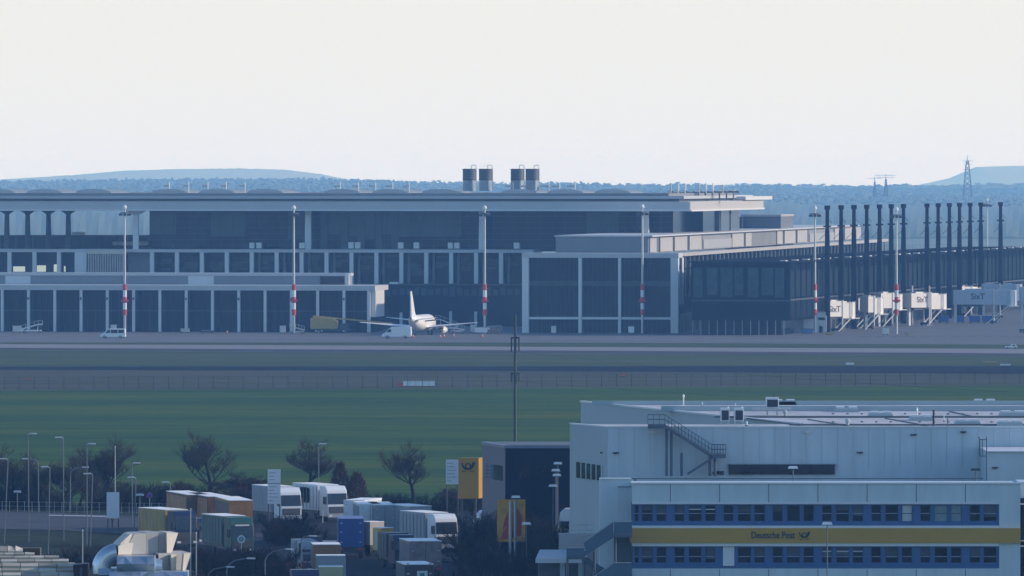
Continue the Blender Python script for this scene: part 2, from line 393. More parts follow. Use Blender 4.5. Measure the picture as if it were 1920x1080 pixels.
# far right end: columns and the recessed lobby under the lit end of the roof
for px, vv in ((1226,130),(1273,140),(1323,165),(1345,180),(1366,205)):
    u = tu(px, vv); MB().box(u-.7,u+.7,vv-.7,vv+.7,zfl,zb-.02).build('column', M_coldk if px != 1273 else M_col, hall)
MB().box(tu(1262,150), tu(1318,150), 150, 215, zfl, zb-.1).build('end_lobby', M_glass, hall)
MB().box(tu(1338,185), tu(1352,185), 185, 225, zfl, zb-.1).build('end_lobby', M_glassg, hall)
# roof things: low domes
M_dome = mat('skylight_dome', (.16,.17,.18), .35, var=.1)
zd = zr
def dome(px, v, wpx, hpx):
    u = tu(px, v); w_ = wpx*tD(u,v)/F; h_ = hpx*tD(u,v)/F
    prof = [(u+w_/2*math.cos(a), zd+h_*math.sin(a)) for a in [math.pi*k/14 for k in range(15)]]
    t = thing('roof_skylight', 'x', 'skylight', (0,TY,0), -TH, 'arched skylights on the terminal roof')
    MB().extr([(p[0],p[1]) for p in prof], 1, v-12, v+14).build('shell', M_dome, t, smooth=False)
    b = MB()
    for a in (-12.15, 14.0): b.extr([(u+(p[0]-u)*1.03, zd+(p[1]-zd)*1.06) for p in prof], 1, v+a, v+a+.15)
    b.build('rim', M_beam, t)
    return t
dn = ['leftmost low arched roof skylight, cut by the left edge of the photo','low arched roof skylight, second from the left edge of the terminal roof','low arched roof skylight, third from the left, above the tall flared column',
 'low arched roof skylight below the left row of white roof vents','low arched roof skylight right of the left row of white roof vents','low arched roof skylight just right of the lamp mast near the aircraft crane truck',
 'low arched roof skylight under the second row of white roof vents','low arched roof skylight at the right end of the second row of white vents','low arched roof skylight just left of the four cooling towers','low arched roof skylight under the right pair of cooling towers',
 'low arched roof skylight just right of the cooling towers','rightmost low arched roof skylight, beside the right roof plant']
for k, px in enumerate([12,100,192,333,422,512,655,745,838,985,1072,1160]):
    d = dome(px, V0+70, 66, 7); d['label'] = dn[k]
# white vent posts with side pipes
M_vent = mat('white_vent', (.85,.84,.8), .35, var=.03)
def vent(px, ytop, ybot, label, group, arm=10, v=V0+60, wp=2.2):
    u = tu(px, v); s = tD(u,v)/F; z1 = tz(px,ytop,v); z0 = zr-.05
    t = thing('roof_vent', label, 'vent', (*tw(u,v), z0), -TH, group)
    MB().tube((0,0,0),(0,0,z1-z0), wp*s/2, wp*s/2, 8).build('pipe', M_vent, t)
    if arm: MB().box(-arm*s, 0, -.25, .25, (z1-z0)*.55, (z1-z0)*.72).build('duct', M_metal, t)
    return t
ords = ['first','second','third','fourth','fifth','sixth']
for k, px in enumerate((317,353.5,389.5,424,459)):
    vent(px, 341, 351, ords[k]+' from the left of the left row of white roof vents', 'white vents on the terminal roof')
for k, px in enumerate((638,672,704,736,767)):
    vent(px, 342, 350, ords[k]+' from the left of the white roof vents left of the cooling towers', 'white vents on the terminal roof', 12)
for k, px in enumerate((962,992,1029,1049,1078)):
    vent(px, 342, 351, ords[k]+' from the left of the white vents beside the right cooling towers', 'white vents on the terminal roof', 15)
# right roof plant
pl = tthing('roof_plant', 'long low rack of pipes with white stacks on the right end of the terminal roof', 'roof plant')
b = MB(); v = V0+60
for px in (1258,1272,1285,1311,1324,1337,1355):
    u = tu(px,v); MB().tube((u,v,zr),(u,v,tz(px,343 if px<1350 else 346,v)), .22, .22, 8).build('stack', M_vent if px not in (1258,1311,1355) else M_metal, pl)
for k in range(10):
    pa = 1251+k*13.2; b.box(tu(pa,v), tu(pa+10,v), v-2, v-1, tz(pa,361-.35*k,v), tz(pa,359-.35*k,v))
build_each(b, 'pipe_rack', M_vent, pl)
c = MB(); 
for k in range(10):
    pa = 1255+k*13.2; c.box(tu(pa,v), tu(pa+1.6,v), v+.2, v+1.5, zr-.3 if k < 4 else zr-2, tz(pa,359-.35*k,v))
c.box(tu(1251,v), tu(1384,v), v+1.6, v+2.4, tz(1384,358,v)-.5, tz(1384,358,v)); c.build('rack_frame', M_concd, pl)
# cooling towers
M_tank = mat('tank_mesh', (.075,.085,.10), .6, var=.15, scale=2)
M_tanklo = mat('tank_base', (.3,.33,.36), .5, var=.1)
def tower(px, v, label):
    u = tu(px, v); s = tD(u,v)/F; z = lambda py: tz(px,py,v)-zr
    t = thing('cooling_tower', label, 'cooling tower', (*tw(u,v), zr), -TH, 'cooling towers on the terminal roof')
    r = 12.6*s
    MB().tube((0,0,z(337)),(0,0,z(317)), r, r, 20).build('drum', M_tank, t)
    MB().tube((0,0,z(358)),(0,0,z(337)-.003), r*.96, r*.96, 20).build('base', M_tanklo, t)
    b = MB(); b.tube((0,0,z(317.6)),(0,0,z(316.4)), r*1.03, r*1.03, 20); b.tube((0,0,z(338)),(0,0,z(336.6)), r*1.02, r*1.02, 20); b.build('rim', M_dmetal, t)
    p = [(r*.3,0,z(317)),(r*.3,0,z(310.5)),(r*.45,0,z(309.4)),(r*.8,0,z(309.6)),(r*1.0,0,z(311.5)),(r*1.05,0,z(318)),(r*1.06,0,z(345)),(r*1.06,0,z(357))]
    MB().path(p, .1, 5).build('pipe', M_metal, t)
    MB().box(r*.55, r*.75, -r*.98, -r*.8, z(356), z(338)).build('ladder', M_vent, t)
    return t
for px, v, l in ((880,V0+66,'leftmost of the four dark cooling towers'),(910.5,V0+60,'second dark cooling tower from the left, with a white pipe at its foot'),(970,V0+66,'third dark cooling tower from the left'),(998,V0+60,'rightmost of the four dark cooling towers')):
    tower(px, v, l)
# ------------------------------------------------------------------ office wing in front of the hall: upper storey with columns
wing = tthing('terminal_wing', 'two storey grey framed terminal wing with regular columns in front of the hall', 'terminal')
vf = 96
wl, wr = tu(-120, vf), tu(1000, vf)
zf1, zf0 = zz(468.5, vf), zz(474, vf)
MB().box(wl, wr, vf, vf+16, zf0, zf1).build('roof_beam', M_beam, wing)
MB().box(wl, wr, vf+5, vf+14, 0, zf0-.01).build('glass_wall', M_glass, wing)
for k, px in enumerate([17,64,110]+[284.5+46.75*k for k in range(0,16)]):
    u = tu(px, vf); MB().box(u-.5,u+.5,vf+.1,vf+1.1,zz(535,vf)-1.5,zf0-.003).build('column', M_col, wing)
    if px > 440:
        MB().box(u+1.0,u+1.7,vf+4.0,vf+4.9,zz(535,vf)-1.5,zf0-.01).build('inner_column', M_concd, wing)
b = MB(); c = MB()
for k in range(16):
    px = 290+46.75*k; rr = random.Random(k)
    for q in range(4):
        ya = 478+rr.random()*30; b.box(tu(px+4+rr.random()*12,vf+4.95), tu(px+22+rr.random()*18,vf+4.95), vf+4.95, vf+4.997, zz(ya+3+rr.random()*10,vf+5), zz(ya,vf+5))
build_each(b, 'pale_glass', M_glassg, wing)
# left part of the wing: stair block, lit cream louvres
u0, u1 = tu(163,vf-3), tu(231,vf-3)
MB().box(u0, u1, vf-3, vf+2, zz(477,vf), zz(470,vf)).build('louvre_beam', mat('cream_beam', (.55,.52,.42), .6, var=.06), wing)
for k in range(15):
    u = u0+(u1-u0)*(k+.3)/15; MB().box(u,u+.42,vf-2.9,vf-1.2,zz(512,vf),zz(477.1,vf)).build('louvre', mat('louvre_metal', (.36,.34,.31), .6, var=.1), wing)
MB().box(tu(140,vf-2), tu(162,vf-2), vf-2, vf+4.9, zz(512,vf), zf0-.02).build('stair_block', M_col, wing)
MB().box(tu(236,vf), tu(281,vf), vf+3, vf+4.9, zz(512,vf), zf0-.02).build('wall_panel', mat('wall_grey', (.2,.22,.24), .7, var=.1), wing)
M_lit = mat('lit_window', (.75,.78,.62), .6, var=.03, emit=.35)
for pa,pb,ya in ((25,47,501),(68,86,499),(101,110,497),(120,123,500)):
    MB().box(tu(pa,vf+4.9), tu(pb,vf+4.9), vf+4.8, vf+4.93, zz(511,vf+5), zz(ya,vf+5)).build('lit_window', M_lit, wing)
# roof boxes on the wing
for k,(px,wp,yt) in enumerate([(473,9,455),(486,9,455),(567,10,455),(659,10,454),(671,9,454),(752,10,454.5),(781,10,454.5),(845,9,455),(857,9,455),(969,10,455)]):
    u = tu(px, vf+6); s = tD(u,vf+6)/F; z1 = tz(px,yt,vf+6)
    t = thing('roof_unit', ['first','second','third','fourth','fifth','sixth','seventh','eighth','ninth','tenth'][k]+' from the left of the small grey boxes standing on the wing roof', 'ventilation unit', (*tw(u,vf+6), zf1+.01), -TH, 'small boxes on the wing roof')
    h = z1-zf1
    MB().box(-wp*s/2, wp*s/2, -.8, .8, .25, h).build('casing', M_panel, t, bevel=.05)
    b = MB()
    for sx in (-1,1):
        for sy in (-1,1): b.box(sx*wp*s*.42-.06, sx*wp*s*.42+.06, sy*.65-.06, sy*.65+.06, 0, .25)
    b.build('feet', M_dmetal, t)
# back building seen under the roof on the left
bk = tthing('rear_pier', 'dark low glass pier seen behind the columns under the roof on the left', 'pier building')
MB().box(tu(-120,200), tu(285,200), 200, 215, 0, tz(100,443,200)).build('glass_wall', M_glass, bk)
MB().box(tu(-120,199), tu(285,199), 199.2, 216, tz(100,443,200), tz(100,441,200)).build('roof_edge', M_dmetal, bk)
b = MB()
for px in range(0,280,31): u = tu(px,199.9); b.box(u-.25,u+.25,199.6,199.98,10,tz(100,444,200))
build_each(b, 'mullion', M_dmetal, bk)
MB().box(tu(138,205), tu(158,205), 203, 206, tz(100,441,200), tz(140,435,205)).build('roof_box', M_panel, bk)
MB().box(tu(211,150), tu(278,150), 150, 152, tz(211,460,150), tz(211,453,150)).build('walkway', M_col, bk)
# ------------------------------------------------------------------ low pavilion in the left foreground of the terminal
pav = tthing('arrivals_pavilion', 'long low grey pavilion with slim columns along the left apron', 'terminal')
pl_, pr_ = tu(-120, 0), tu(703, 0)
zp1, zp0 = tz(400,535,0), tz(400,544.5,0)
MB().box(pl_, pr_-.003, 0, 20, zp0, zp1).build('roof_beam', M_beam, pav)
MB().box(pl_, pr_-1.2, 4.5, 19.5, 0, zp0-.01).build('glass_wall', M_glass, pav)
pcols = [3.5+49.3*k for k in range(14)]+[691]
for k, px in enumerate(pcols):
    u = tu(px, 0); hw = .33 if px != 691 else .38
    MB().box(u-hw,u+hw,.1,.9,0,zp0-.003).build('column', M_col, pav)
    if k % 2 == 1 or k in (4,9):
        MB().box(u-.2,u+.2,-.12,.097,zp0-2.4,zp0-1.8).build('wall_lamp', M_dmetal, pav)
b = MB(); b.box(pl_, pr_-1.2, 4.3, 4.497, tz(400,583,4.3)-.08, tz(400,583,4.3)+.08)
for k in range(56): u = pl_+(pr_-pl_)*k/56; b.box(u-.05,u+.05,4.35,4.498,0,zp0-.02)
b.build('facade_grid', mat('grid_metal', (.05,.06,.065)), pav)
# lit right end wall (runs away from us)
MB().box(pr_-1.1, pr_, .95, 14, zp0-6.5, zp0-.004).build('end_wall', M_panel, pav)
# penthouse strip on it
MB().box(pl_, tu(655,15), 15, 19, zp1, tz(400,517,15)).build('penthouse_wall', mat('penthouse_grey', (.22,.23,.25), .7, var=.06, scale=.3), pav)
MB().box(pl_, tu(655,15)+.3, 14.6, 19.5, tz(400,517,15), tz(400,511.5,15)).build('penthouse_roof', M_beam, pav)
for pa,pb in ((10,57),(353,401)): MB().box(tu(pa,15), tu(pb,15), 14.9, 14.997, zp1+.05, tz(400,517.5,15)).build('pale_panel', M_col, pav)
MB().box(tu(600,15), tu(645,15), 14.85, 14.996, zp1+.1, tz(400,517.5,15)).build('dark_window', M_wind, pav)
for px in (649,653.5): u = tu(px,14); MB().box(u-.2,u+.2,13.8,14.3,zp1,tz(400,512,15)).build('post', M_vent if px>650 else M_col, pav)
# ------------------------------------------------------------------ dark ground floor in the middle
mid = tthing('recessed_ground_floor', 'dark recessed glass ground floor of the terminal behind the parked aircraft', 'terminal')
vm_ = 90
ml, mr = tu(700,vm_), tu(990,vm_)
zm = tz(840,535,vm_)
MB().box(ml, mr, vm_, vm_+5.9, 0, zm).build('glass_wall', M_glass, mid)
MB().box(ml, mr, vm_-.3, vm_+5.8, zm, zm+.35).build('roof_edge', M_dmetal, mid)
b = MB(); rr = random.Random(2)
for k in range(20):
    pa = 708+k*13.5; b.box(tu(pa,vm_)+.1, tu(pa+10,vm_), vm_-.05, vm_-.002, tz(pa,556-rr.random()*4,vm_), tz(pa,538+rr.random()*5,vm_))
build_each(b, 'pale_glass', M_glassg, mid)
for px in (714.5,752,776,845,892): u = tu(px,vm_-2); MB().box(u-.35,u+.35,vm_-2.3,vm_-1.7,0,tz(px,583+random.Random(px).random()*5,vm_)).build('column', M_col, mid)
MB().box(tu(730,vm_-3), tu(745,vm_-3), vm_-3, vm_-1, zm+.36, zm+.36+.5).build('roof_slab', M_vent, mid)
# ------------------------------------------------------------------ right corner block and its long lit side running away
cb = tthing('corner_block', 'grey framed glass corner block with three tall bays at the start of the pier', 'terminal')
cl, cr = tu(978.5,0), tu(1272,0)
zc1, zc0 = tz(1120,474.5,0), tz(1120,483.5,0)
VL = 490
MB().box(cl, cr, 0, 8, zc0, zc1).build('roof_beam', M_beam, cb)
MB().box(cl+.8, cr-.9, 3, 8, 0, zc0-.01).build('glass_wall', M_glass, cb)
for pa,pb in ((978.5,991),(1084,1090.5),(1158.5,1164),(1257,1271.5)):
    MB().box(tu(pa,0)+.02,tu(pb,0)-.02,.1,1.5,0,zc0-.004).build('column', M_col, cb)
MB().box(cl, cr-.5, .4, 1.2, tz(1120,599,0), tz(1120,594.5,0)).build('lower_beam', M_col, cb)
b = MB()
b.box(cl+1,cr-1,2.9,2.997,tz(1120,536,3),tz(1120,527,3)); b.build('floor_edge', M_glassg, cb)
b = MB()
for k in range(34): u = cl+(cr-cl)*k/34; b.box(u-.04,u+.04,2.93,2.998,0,zc0-.02)
b.build('facade_grid', mat('grid_metal', (.05,.06,.065)), cb)
# attic on top: grey front, lit right side with panels
va = 14
al, ar = tu(1042,va), tu(1219,va)
za = tz(1120,444,va)
MB().box(al, ar-.5, va, va+470, zc1-.2, za).build('attic', mat('attic_grey', (.22,.23,.25), .7, var=.06, scale=.3), cb)
MB().box(al-.3, ar+.6, va-.4, va+472, za, za+.35).build('attic_roof', M_beam, cb)
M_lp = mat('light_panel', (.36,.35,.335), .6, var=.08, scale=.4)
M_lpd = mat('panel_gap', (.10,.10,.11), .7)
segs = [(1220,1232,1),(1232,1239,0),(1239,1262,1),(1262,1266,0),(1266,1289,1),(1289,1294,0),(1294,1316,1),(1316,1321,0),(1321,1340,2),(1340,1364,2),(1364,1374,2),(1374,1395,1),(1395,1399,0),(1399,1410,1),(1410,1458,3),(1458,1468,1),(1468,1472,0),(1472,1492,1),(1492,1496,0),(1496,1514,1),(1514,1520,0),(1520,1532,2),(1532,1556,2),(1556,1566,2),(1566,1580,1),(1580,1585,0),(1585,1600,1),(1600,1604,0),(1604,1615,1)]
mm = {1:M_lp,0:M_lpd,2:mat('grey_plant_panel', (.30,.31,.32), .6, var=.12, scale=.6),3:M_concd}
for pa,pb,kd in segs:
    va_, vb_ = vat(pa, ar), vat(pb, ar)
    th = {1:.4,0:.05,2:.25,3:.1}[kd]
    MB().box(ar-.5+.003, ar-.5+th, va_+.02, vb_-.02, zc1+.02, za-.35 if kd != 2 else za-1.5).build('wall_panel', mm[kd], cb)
# lit cornice running along the right side
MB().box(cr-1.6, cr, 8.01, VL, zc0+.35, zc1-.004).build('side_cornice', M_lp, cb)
MB().box(ar, cr-1.7, 8.01, VL, zc1-.9, zc1-.5).build('side_roof', mat('roof_deck', (.17,.18,.19)), cb)
b = MB()
v = 12
k = 0
while v < VL:
    b.box(cr-1.2, cr-.8, v, v+.4, zc0-2.6, zc0+.34); v += 8.5; k += 1
build_each(b, 'bracket', M_lp, cb)
MB().box(cr-4, cr-1.9, 8.01, VL-8, 4.5, zc0-.01).build('side_glass', mat('side_glass_dark', (.006,.010,.015), .8, spec=0.0), cb)
b = MB(); v = 14
while v < VL-12: b.box(cr-1.9+.003, cr-1.5, v, v+3.2, 8.5, zc0-3.0); v += 9.2
build_each(b, 'pale_glass', M_glassg, cb)
b = MB(); v = 12
for k in range(16): b.box(cr-1.5, cr-1.1, v, v+.4, 0, 4.6); v += 9.5
build_each(b, 'slim_post', M_lp, cb)
for pa in (1275,1283): u = cr+.1; MB().box(cr-1.4, cr-.6, vat(pa+1,cr), vat(pa+1,cr)+2.5, 7, zc0).build('column', M_col, cb)
# ventilation on the attic edge: a second small hall block with bright eaves (right of the roof end)
sm = tthing('rear_hall', 'small grey block with a bright lit eave behind the right end of the roof', 'terminal')
v = 300
MB().box(tu(1392,v), tu(1464,v), v, v+30, 12, tz(1400,404,v)).build('wall', mat('rear_wall', (.12,.13,.15), .7), sm)
MB().box(tu(1390,v), tu(1465,v), v-.8, v+30.5, tz(1400,406,v), tz(1400,402,v)).build('eave', M_lp, sm)
MB().box(tu(1361,v-6), tu(1391,v-6), v-6, v+14, 12, tz(1375,406,v)).build('glass_stair', M_glassg, sm)
b = MB()
for px in (1361,1369,1377,1385,1390): u = tu(px,v-6.1); b.box(u-.2,u+.2,v-6.3,v-6.02,12,tz(1375,406,v))
build_each(b, 'stair_frame', M_dmetal, sm)
# upper lit roof tier at the right end
MB().box(uR-8, uR+1.0, vat(1398,uR+1.0), vat(1448,uR+1.0), zu-1.1, zu-.15).build('roof_upper_tier', M_panel, hall)
MB().box(uR+.003, uR+.25, V0+.5, vat(1430,uR), zb+.25, zt-.02).build('roof_end_fascia', mat('pale_fascia', (.42,.41,.40), .6, var=.05), hall)
MB().box(uR+.003, uR+.6, V0+.5, vat(1430,uR), zb-.2, zb+.24).build('roof_end_trim', M_panel, hall)
# ------------------------------------------------------------------ main pier with its dark masts
PA, PB = Vector((67.2,1990,0)), Vector((148.5,2382,0)); PD = (PB-PA).normalized(); PANG = math.atan2(PD.y, PD.x)
def pw(s, n=0): # s metres along the pier face, n metres out from it (towards the right)
    q = PA+PD*s; return Vector((q.x+PD.y*n, q.y-PD.x*n, 0))
def ps(px):
    k = (px-960)/F; return (k*PA.y-PA.x)/(PD.x-k*PD.y)
def pz(px, py, n=0): q = pw(ps(px), n); return H-(py-YH)*q.y/F
M_mast = mat('mast_steel', (.016,.02,.026), .9, var=.2, spec=0.0)
pier = thing('main_pier', 'long dark glass pier running away to the right behind the boarding bridges', 'pier building', tuple(PA), PANG-math.pi/2)
# local frame: x = -n ... use local x out of face (right), y along
PL = (PB-PA).length+40; zp = 17.6
MB().box(-24, -.0, 0, PL, 3.6, zp).build('glass_wall', mat('pier_glass', (.006,.010,.015), .8, var=.3, spec=0.0), pier)
MB().box(-24.5, .5, -.4, PL+.4, zp, zp+.35).build('roof_edge', M_mast, pier)
MB().box(-22, -2.5, 3, PL-2, 0, 3.59).build('ground_floor', M_glass, pier)
b = MB()
for k in range(7): b.box(-23.6+k*3.35, -23.6+k*3.35+2.2+.35*(k%3), -.06, -.003, 9.2+.5*(k%2), zp-1.2)
build_each(b, 'pale_glass', mat('end_glass', (.05,.075,.085), .5, var=.5, scale=.4, spec=.05), pier)
MB().box(-24,0,-.3,-.002,8.2,8.6).build('floor_edge', M_dmetal, pier)
for k in range(12): MB().box(-24+k*2.05,-23.85+k*2.05,.2,.35,0,3.6).build('slim_post', mat('light_panel', (.66,.63,.58)), pier)
b = MB(); s_ = 3
c = MB(); d_ = MB()
k = 0
for k in range(int(PL/8)):
    s_ = k*8+1; b.box(.003, .05, s_+.2, s_+5.2+(k%3)*.5, 9.3, zp-2.0); d_.box(.002,.08,s_+1,s_+6.5,4.2,8.2)
    c.box(.0, .2, s_-1.1, s_-.2, 3.6, zp-.01)
build_each(b, 'pale_glass', mat('gallery_glass', (.022,.036,.042), .8, var=.3, spec=0.0), pier); build_each(d_, 'lower_glass', mat('low_glass', (.015,.024,.03), .8, spec=0.0), pier); build_each(c, 'fin', M_mast, pier)
MB().box(.0,.35,0,PL,8.4,8.8).build('floor_edge', M_dmetal, pier)
b = MB()
for k in range(0, int(PL/16)): b.box(-3, -1.6, k*16+4, k*16+7.0, zp+.36, zp+.6)
build_each(b, 'roof_hatch', M_panel, pier)
b = MB()
for k in range(0, 6): b.box(-30, -27, k*14-6, k*14-1, zp+1.0, zp+1.3)
mast_px = [1550,1576,1600,1624,1648,1670,1693,1737,1758,1779,1798,1818,1838,1875]
def proto_mast(h):
    t = thing('roof_mast', 'x', 'mast', (0,0,0), 0, 'dark masts standing along the pier')
    b = MB(); r = lambda a,z: [(-a,-a,z),(a,-a,z),(a,a,z),(-a,a,z)]
    b.loft([r(.68,0),r(.62,14),r(.5,h-6),r(.42,h-5.9),r(.4,h-1)]); b.build('shaft', M_mast, t)
    MB().box(-.62,.62,-.62,.62,h-1,h).build('head', M_mast, t)
    c = MB(); c.tube((0,0,h-6.4),(-2.0,0,h-8.2),.07,.07,4); c.tube((0,0,h-3),(1.2,0,h-4.2),.07,.07,4); c.box(-.95,.95,-.2,.2,h-5.2,h-4.8)
    c.build('stay', M_mast, t); return t
pm = proto_mast(30.3)
for k, px in enumerate(mast_px):
    q = pw(ps(px-10.5*2100/pw(ps(px)).y), 1.6)
    lab = ('tallest dark pier mast, nearest the terminal and first from the left' if k == 0 else ['','second','third','fourth','fifth','sixth','seventh','eighth','ninth','tenth','eleventh','twelfth','thirteenth'][k]+' dark pier mast counted from the left' if k < 13 else 'last dark pier mast at the far right, standing apart from the row')
    o = pm if k == 0 else copy_tree(pm)
    o.location = tuple(q); o.rotation_euler = (0,0,PANG-math.pi/2); o['label'] = lab
    if k == 0: o.scale = (1,1,1.035)
# things parked beyond the pier roof (pale noses and tails of far vehicles)
for k,(px,ya,yb,wp) in enumerate([(1700,458,466,8),(1712,456,468,10),(1741,457,464,4),(1763,459,468,5)]):
    D = 2600; x = X(px,D); t = thing('airliner_tail', ['pale tail fin seen over the pier roof right of the seventh mast','larger pale tail fin seen over the pier roof between the seventh and eighth masts','small pale tail fin right of the eighth mast','narrow pale tail fin right of the ninth mast'][k], 'tail fin', (x,D,0), 0, 'aircraft tails beyond the pier')
    zt_ = Z(ya,D); ww = wp*D/F/2
    MB().extr([(-ww*1.2,0),(ww,0),(ww,zt_*.8),(ww*.4,zt_),(-ww*.3,zt_-.4),(-ww*.7,zt_-2.2)], 1, -.2, .2).build('fin', mat('pale_fin', (.6,.68,.66), .4), t)
# ------------------------------------------------------------------ apron: lamp masts, aircraft, vehicles
def mast(px, ytop, ybase, label, red=True, tilt=0):
    D = DG(ybase); x = X(px, D); h = Z(ytop+4, D); s = D/F
    t = thing('floodlight_mast', label, 'floodlight mast', (x,D,0), 0, 'tall floodlight masts on the apron')
    if red:
        z = [Z(p, D) for p in (533,544,557,568,580,591)]
        MB().tube((0,0,0),(0,0,z[5]), 2.6*s, 2.5*s, 10).build('lower_pole', M_metal, t)
        for k,(a,c) in enumerate(zip(z[:-1], z[1:])):
            MB().tube((0,0,c),(0,0,a), (4.0 if k % 2 == 0 else 3.6)*s, (4.0 if k % 2 == 0 else 3.6)*s, 10).build('red_band' if k % 2 == 0 else 'white_band', M_red if k % 2 == 0 else M_white, t)
        MB().box(-.9,.9,-.9,.9,z[2]-.7-.4,z[2]-.7).build('band_light', M_red, t)
        MB().tube((0,0,z[0]),(0,0,h-.3), 2.3*s, 1.5*s, 8).build('upper_pole', M_metal, t)
    else:
        MB().tube((0,0,0),(0,0,h-.3), 2.2*s, 1.3*s, 8).build('upper_pole', M_metal, t)
    b = MB(); b.tube((0,0,h-1.7),(0,0,h-1.45), 1.2, 1.2, 10)
    for k in range(8):
        a = k*math.pi/4; b.box(1.2*math.cos(a)-.3,1.2*math.cos(a)+.3,1.2*math.sin(a)-.2,1.2*math.sin(a)+.2,h-2.3,h-1.75)
    b.build('lamp_ring', M_dmetal, t)
    b = MB(); r = lambda a,z: [(a*math.cos(q*math.pi/4), a*math.sin(q*math.pi/4), z) for q in range(8)]
    b.loft([r(.45,h-.5),r(.5,h-.2),r(.35,h+.2),r(.1,h+.4)]); b.build('dome_head', M_white, t)
    return t
for px, yt, yb, l in ((234,383,624,'red and white banded floodlight mast at the left, behind the white minibus'),(551,384,625,'red and white banded floodlight mast left of the aircraft and its yellow truck'),
    (909,384,625.5,'red and white banded floodlight mast beside the right wing tip of the aircraft'),(1204.5,382,625.5,'red and white banded floodlight mast in front of the right corner block'),
    (1528,385,624,'red and white banded floodlight mast just left of the first dark pier mast'),(1681,387,627,'red and white banded floodlight mast standing among the boarding bridges')):
    mast(px, yt, yb, l)
mast(1851, 370, 560, 'plain thin floodlight mast behind the pier, left of the last dark mast', False)
# ---- aircraft
AD = 2000
ax, ay = X(790, AD), AD
ac = thing('airliner', 'white twin engined airliner seen from behind, parked nose towards the terminal', 'aircraft', (ax,ay,.05), R(-9))
# local: nose towards +y, fuselage from y=-15 to 15
M_air = mat('aircraft_white', (.80,.79,.76), .3, var=.03)
def ring(y, r, z, n=18, rx=None): return [((rx or r)*math.cos(2*math.pi*k/n), y, z+r*math.sin(2*math.pi*k/n)) for k in range(n)]
fz = 2.9
MB().loft([ring(-15.6,.25,fz+1.3),ring(-14.5,.6,fz+1.1),ring(-12,1.15,fz+.75),ring(-9,1.62,fz+.35),ring(-5.5,1.92,fz+.05),ring(-3,2.0,fz),ring(5,2.0,fz),ring(9.5,1.95,fz),ring(12.2,1.6,fz-.2),ring(13.7,1.05,fz-.45),ring(14.7,.35,fz-.65)]).build('fuselage', M_air, ac, smooth=True)
MB().tube((0,-15.9,fz+1.35),(0,-15.5,fz+1.3),.2,.3,8).build('tail_cone', M_dmetal, ac)
def wing(sx, root_y, root_c, tip_y, tip_c, span, z0, z1, th, name, y0=1.0):
    a = [(sx*y0, root_y, z0),(sx*y0, root_y-root_c*.45, z0+th),(sx*y0, root_y-root_c, z0),(sx*y0, root_y-root_c*.45, z0-th*.6)]
    c = [(sx*span, tip_y, z1),(sx*span, tip_y-tip_c*.45, z1+th*.25),(sx*span, tip_y-tip_c, z1),(sx*span, tip_y-tip_c*.45, z1-th*.15)]
    b = MB(); b.loft([a,c]); return b.build(name, M_air, ac)
for sx in (-1,1):
    wing(sx, 4.8, 7.2, -3.2, 1.6, 14.4, fz-1.15, fz+.1, .42, 'wing', 1.2)
    wing(sx, -10.2, 3.3, -13.3, 1.3, 6.3, fz+.8, fz+1.5, .22, 'tailplane', .3)
    y = 3.6; e = MB()
    e.loft([[(sx*4.9+.86*q*math.cos(2*math.pi*k/16), yy, fz-1.8+q*.82*math.sin(2*math.pi*k/16)) for k in range(16)] for yy,q in ((-.2,.72),(1.2,1.0),(3.6,1.08),(4.8,.95))])
    eo = e.build('engine', M_air, ac, smooth=True)
    MB().loft([[(sx*4.9+q*math.cos(2*math.pi*k/14), yy, fz-1.8+q*math.sin(2*math.pi*k/14)) for k in range(14)] for yy,q in ((-.24,.54),(-.21,.5))]).build('exhaust', M_dmetal, eo)
    MB().loft([[(sx*4.9+q*math.cos(2*math.pi*k/14), yy, fz-1.8+q*math.sin(2*math.pi*k/14)) for k in range(14)] for yy,q in ((-.22,.36),(-1.0,.08))]).build('cone', M_metal, eo)
    MB().tube((sx*2.3,-1.8,fz-1.2),(sx*2.5,-1.8,.5),.14,.14,6).build('gear_leg', M_metal, ac)
    for dx in (-.35,.35): MB().tube((sx*2.5+dx-.17,-1.8,.55),(sx*2.5+dx+.17,-1.8,.55),.55,.55,14).build('wheel', M_black, ac)
MB().tube((0,11,fz-1.6),(0,11,.4),.1,.1,6).build('gear_leg', M_metal, ac)
MB().tube((-.3,11,.38),(.3,11,.38),.38,.38,12).build('wheel', M_black, ac)
prof = [(-7.6,fz+1.3),(-10.4,fz+2.6),(-14.0,fz+7.8),(-15.9,fz+7.9),(-15.1,fz+1.5)]
b = MB(); i = 0
b.v = [(-.22,y,z) if z < fz+3 else (-.08,y,z) for y,z in prof]+[(.22,y,z) if z < fz+3 else (.08,y,z) for y,z in prof]
n = 5; b.f = [tuple(range(n)), tuple(reversed(range(n,2*n)))]+[((k+1)%n, k, n+k, n+(k+1)%n) for k in range(n)]
b.build('tail_fin', M_air, ac)
b = MB()
for k in range(24): b.box(1.93,2.03,-6+k*.62,-5.75+k*.62,fz+.35,fz+.65)
b.build('cabin_windows', M_wind, ac)
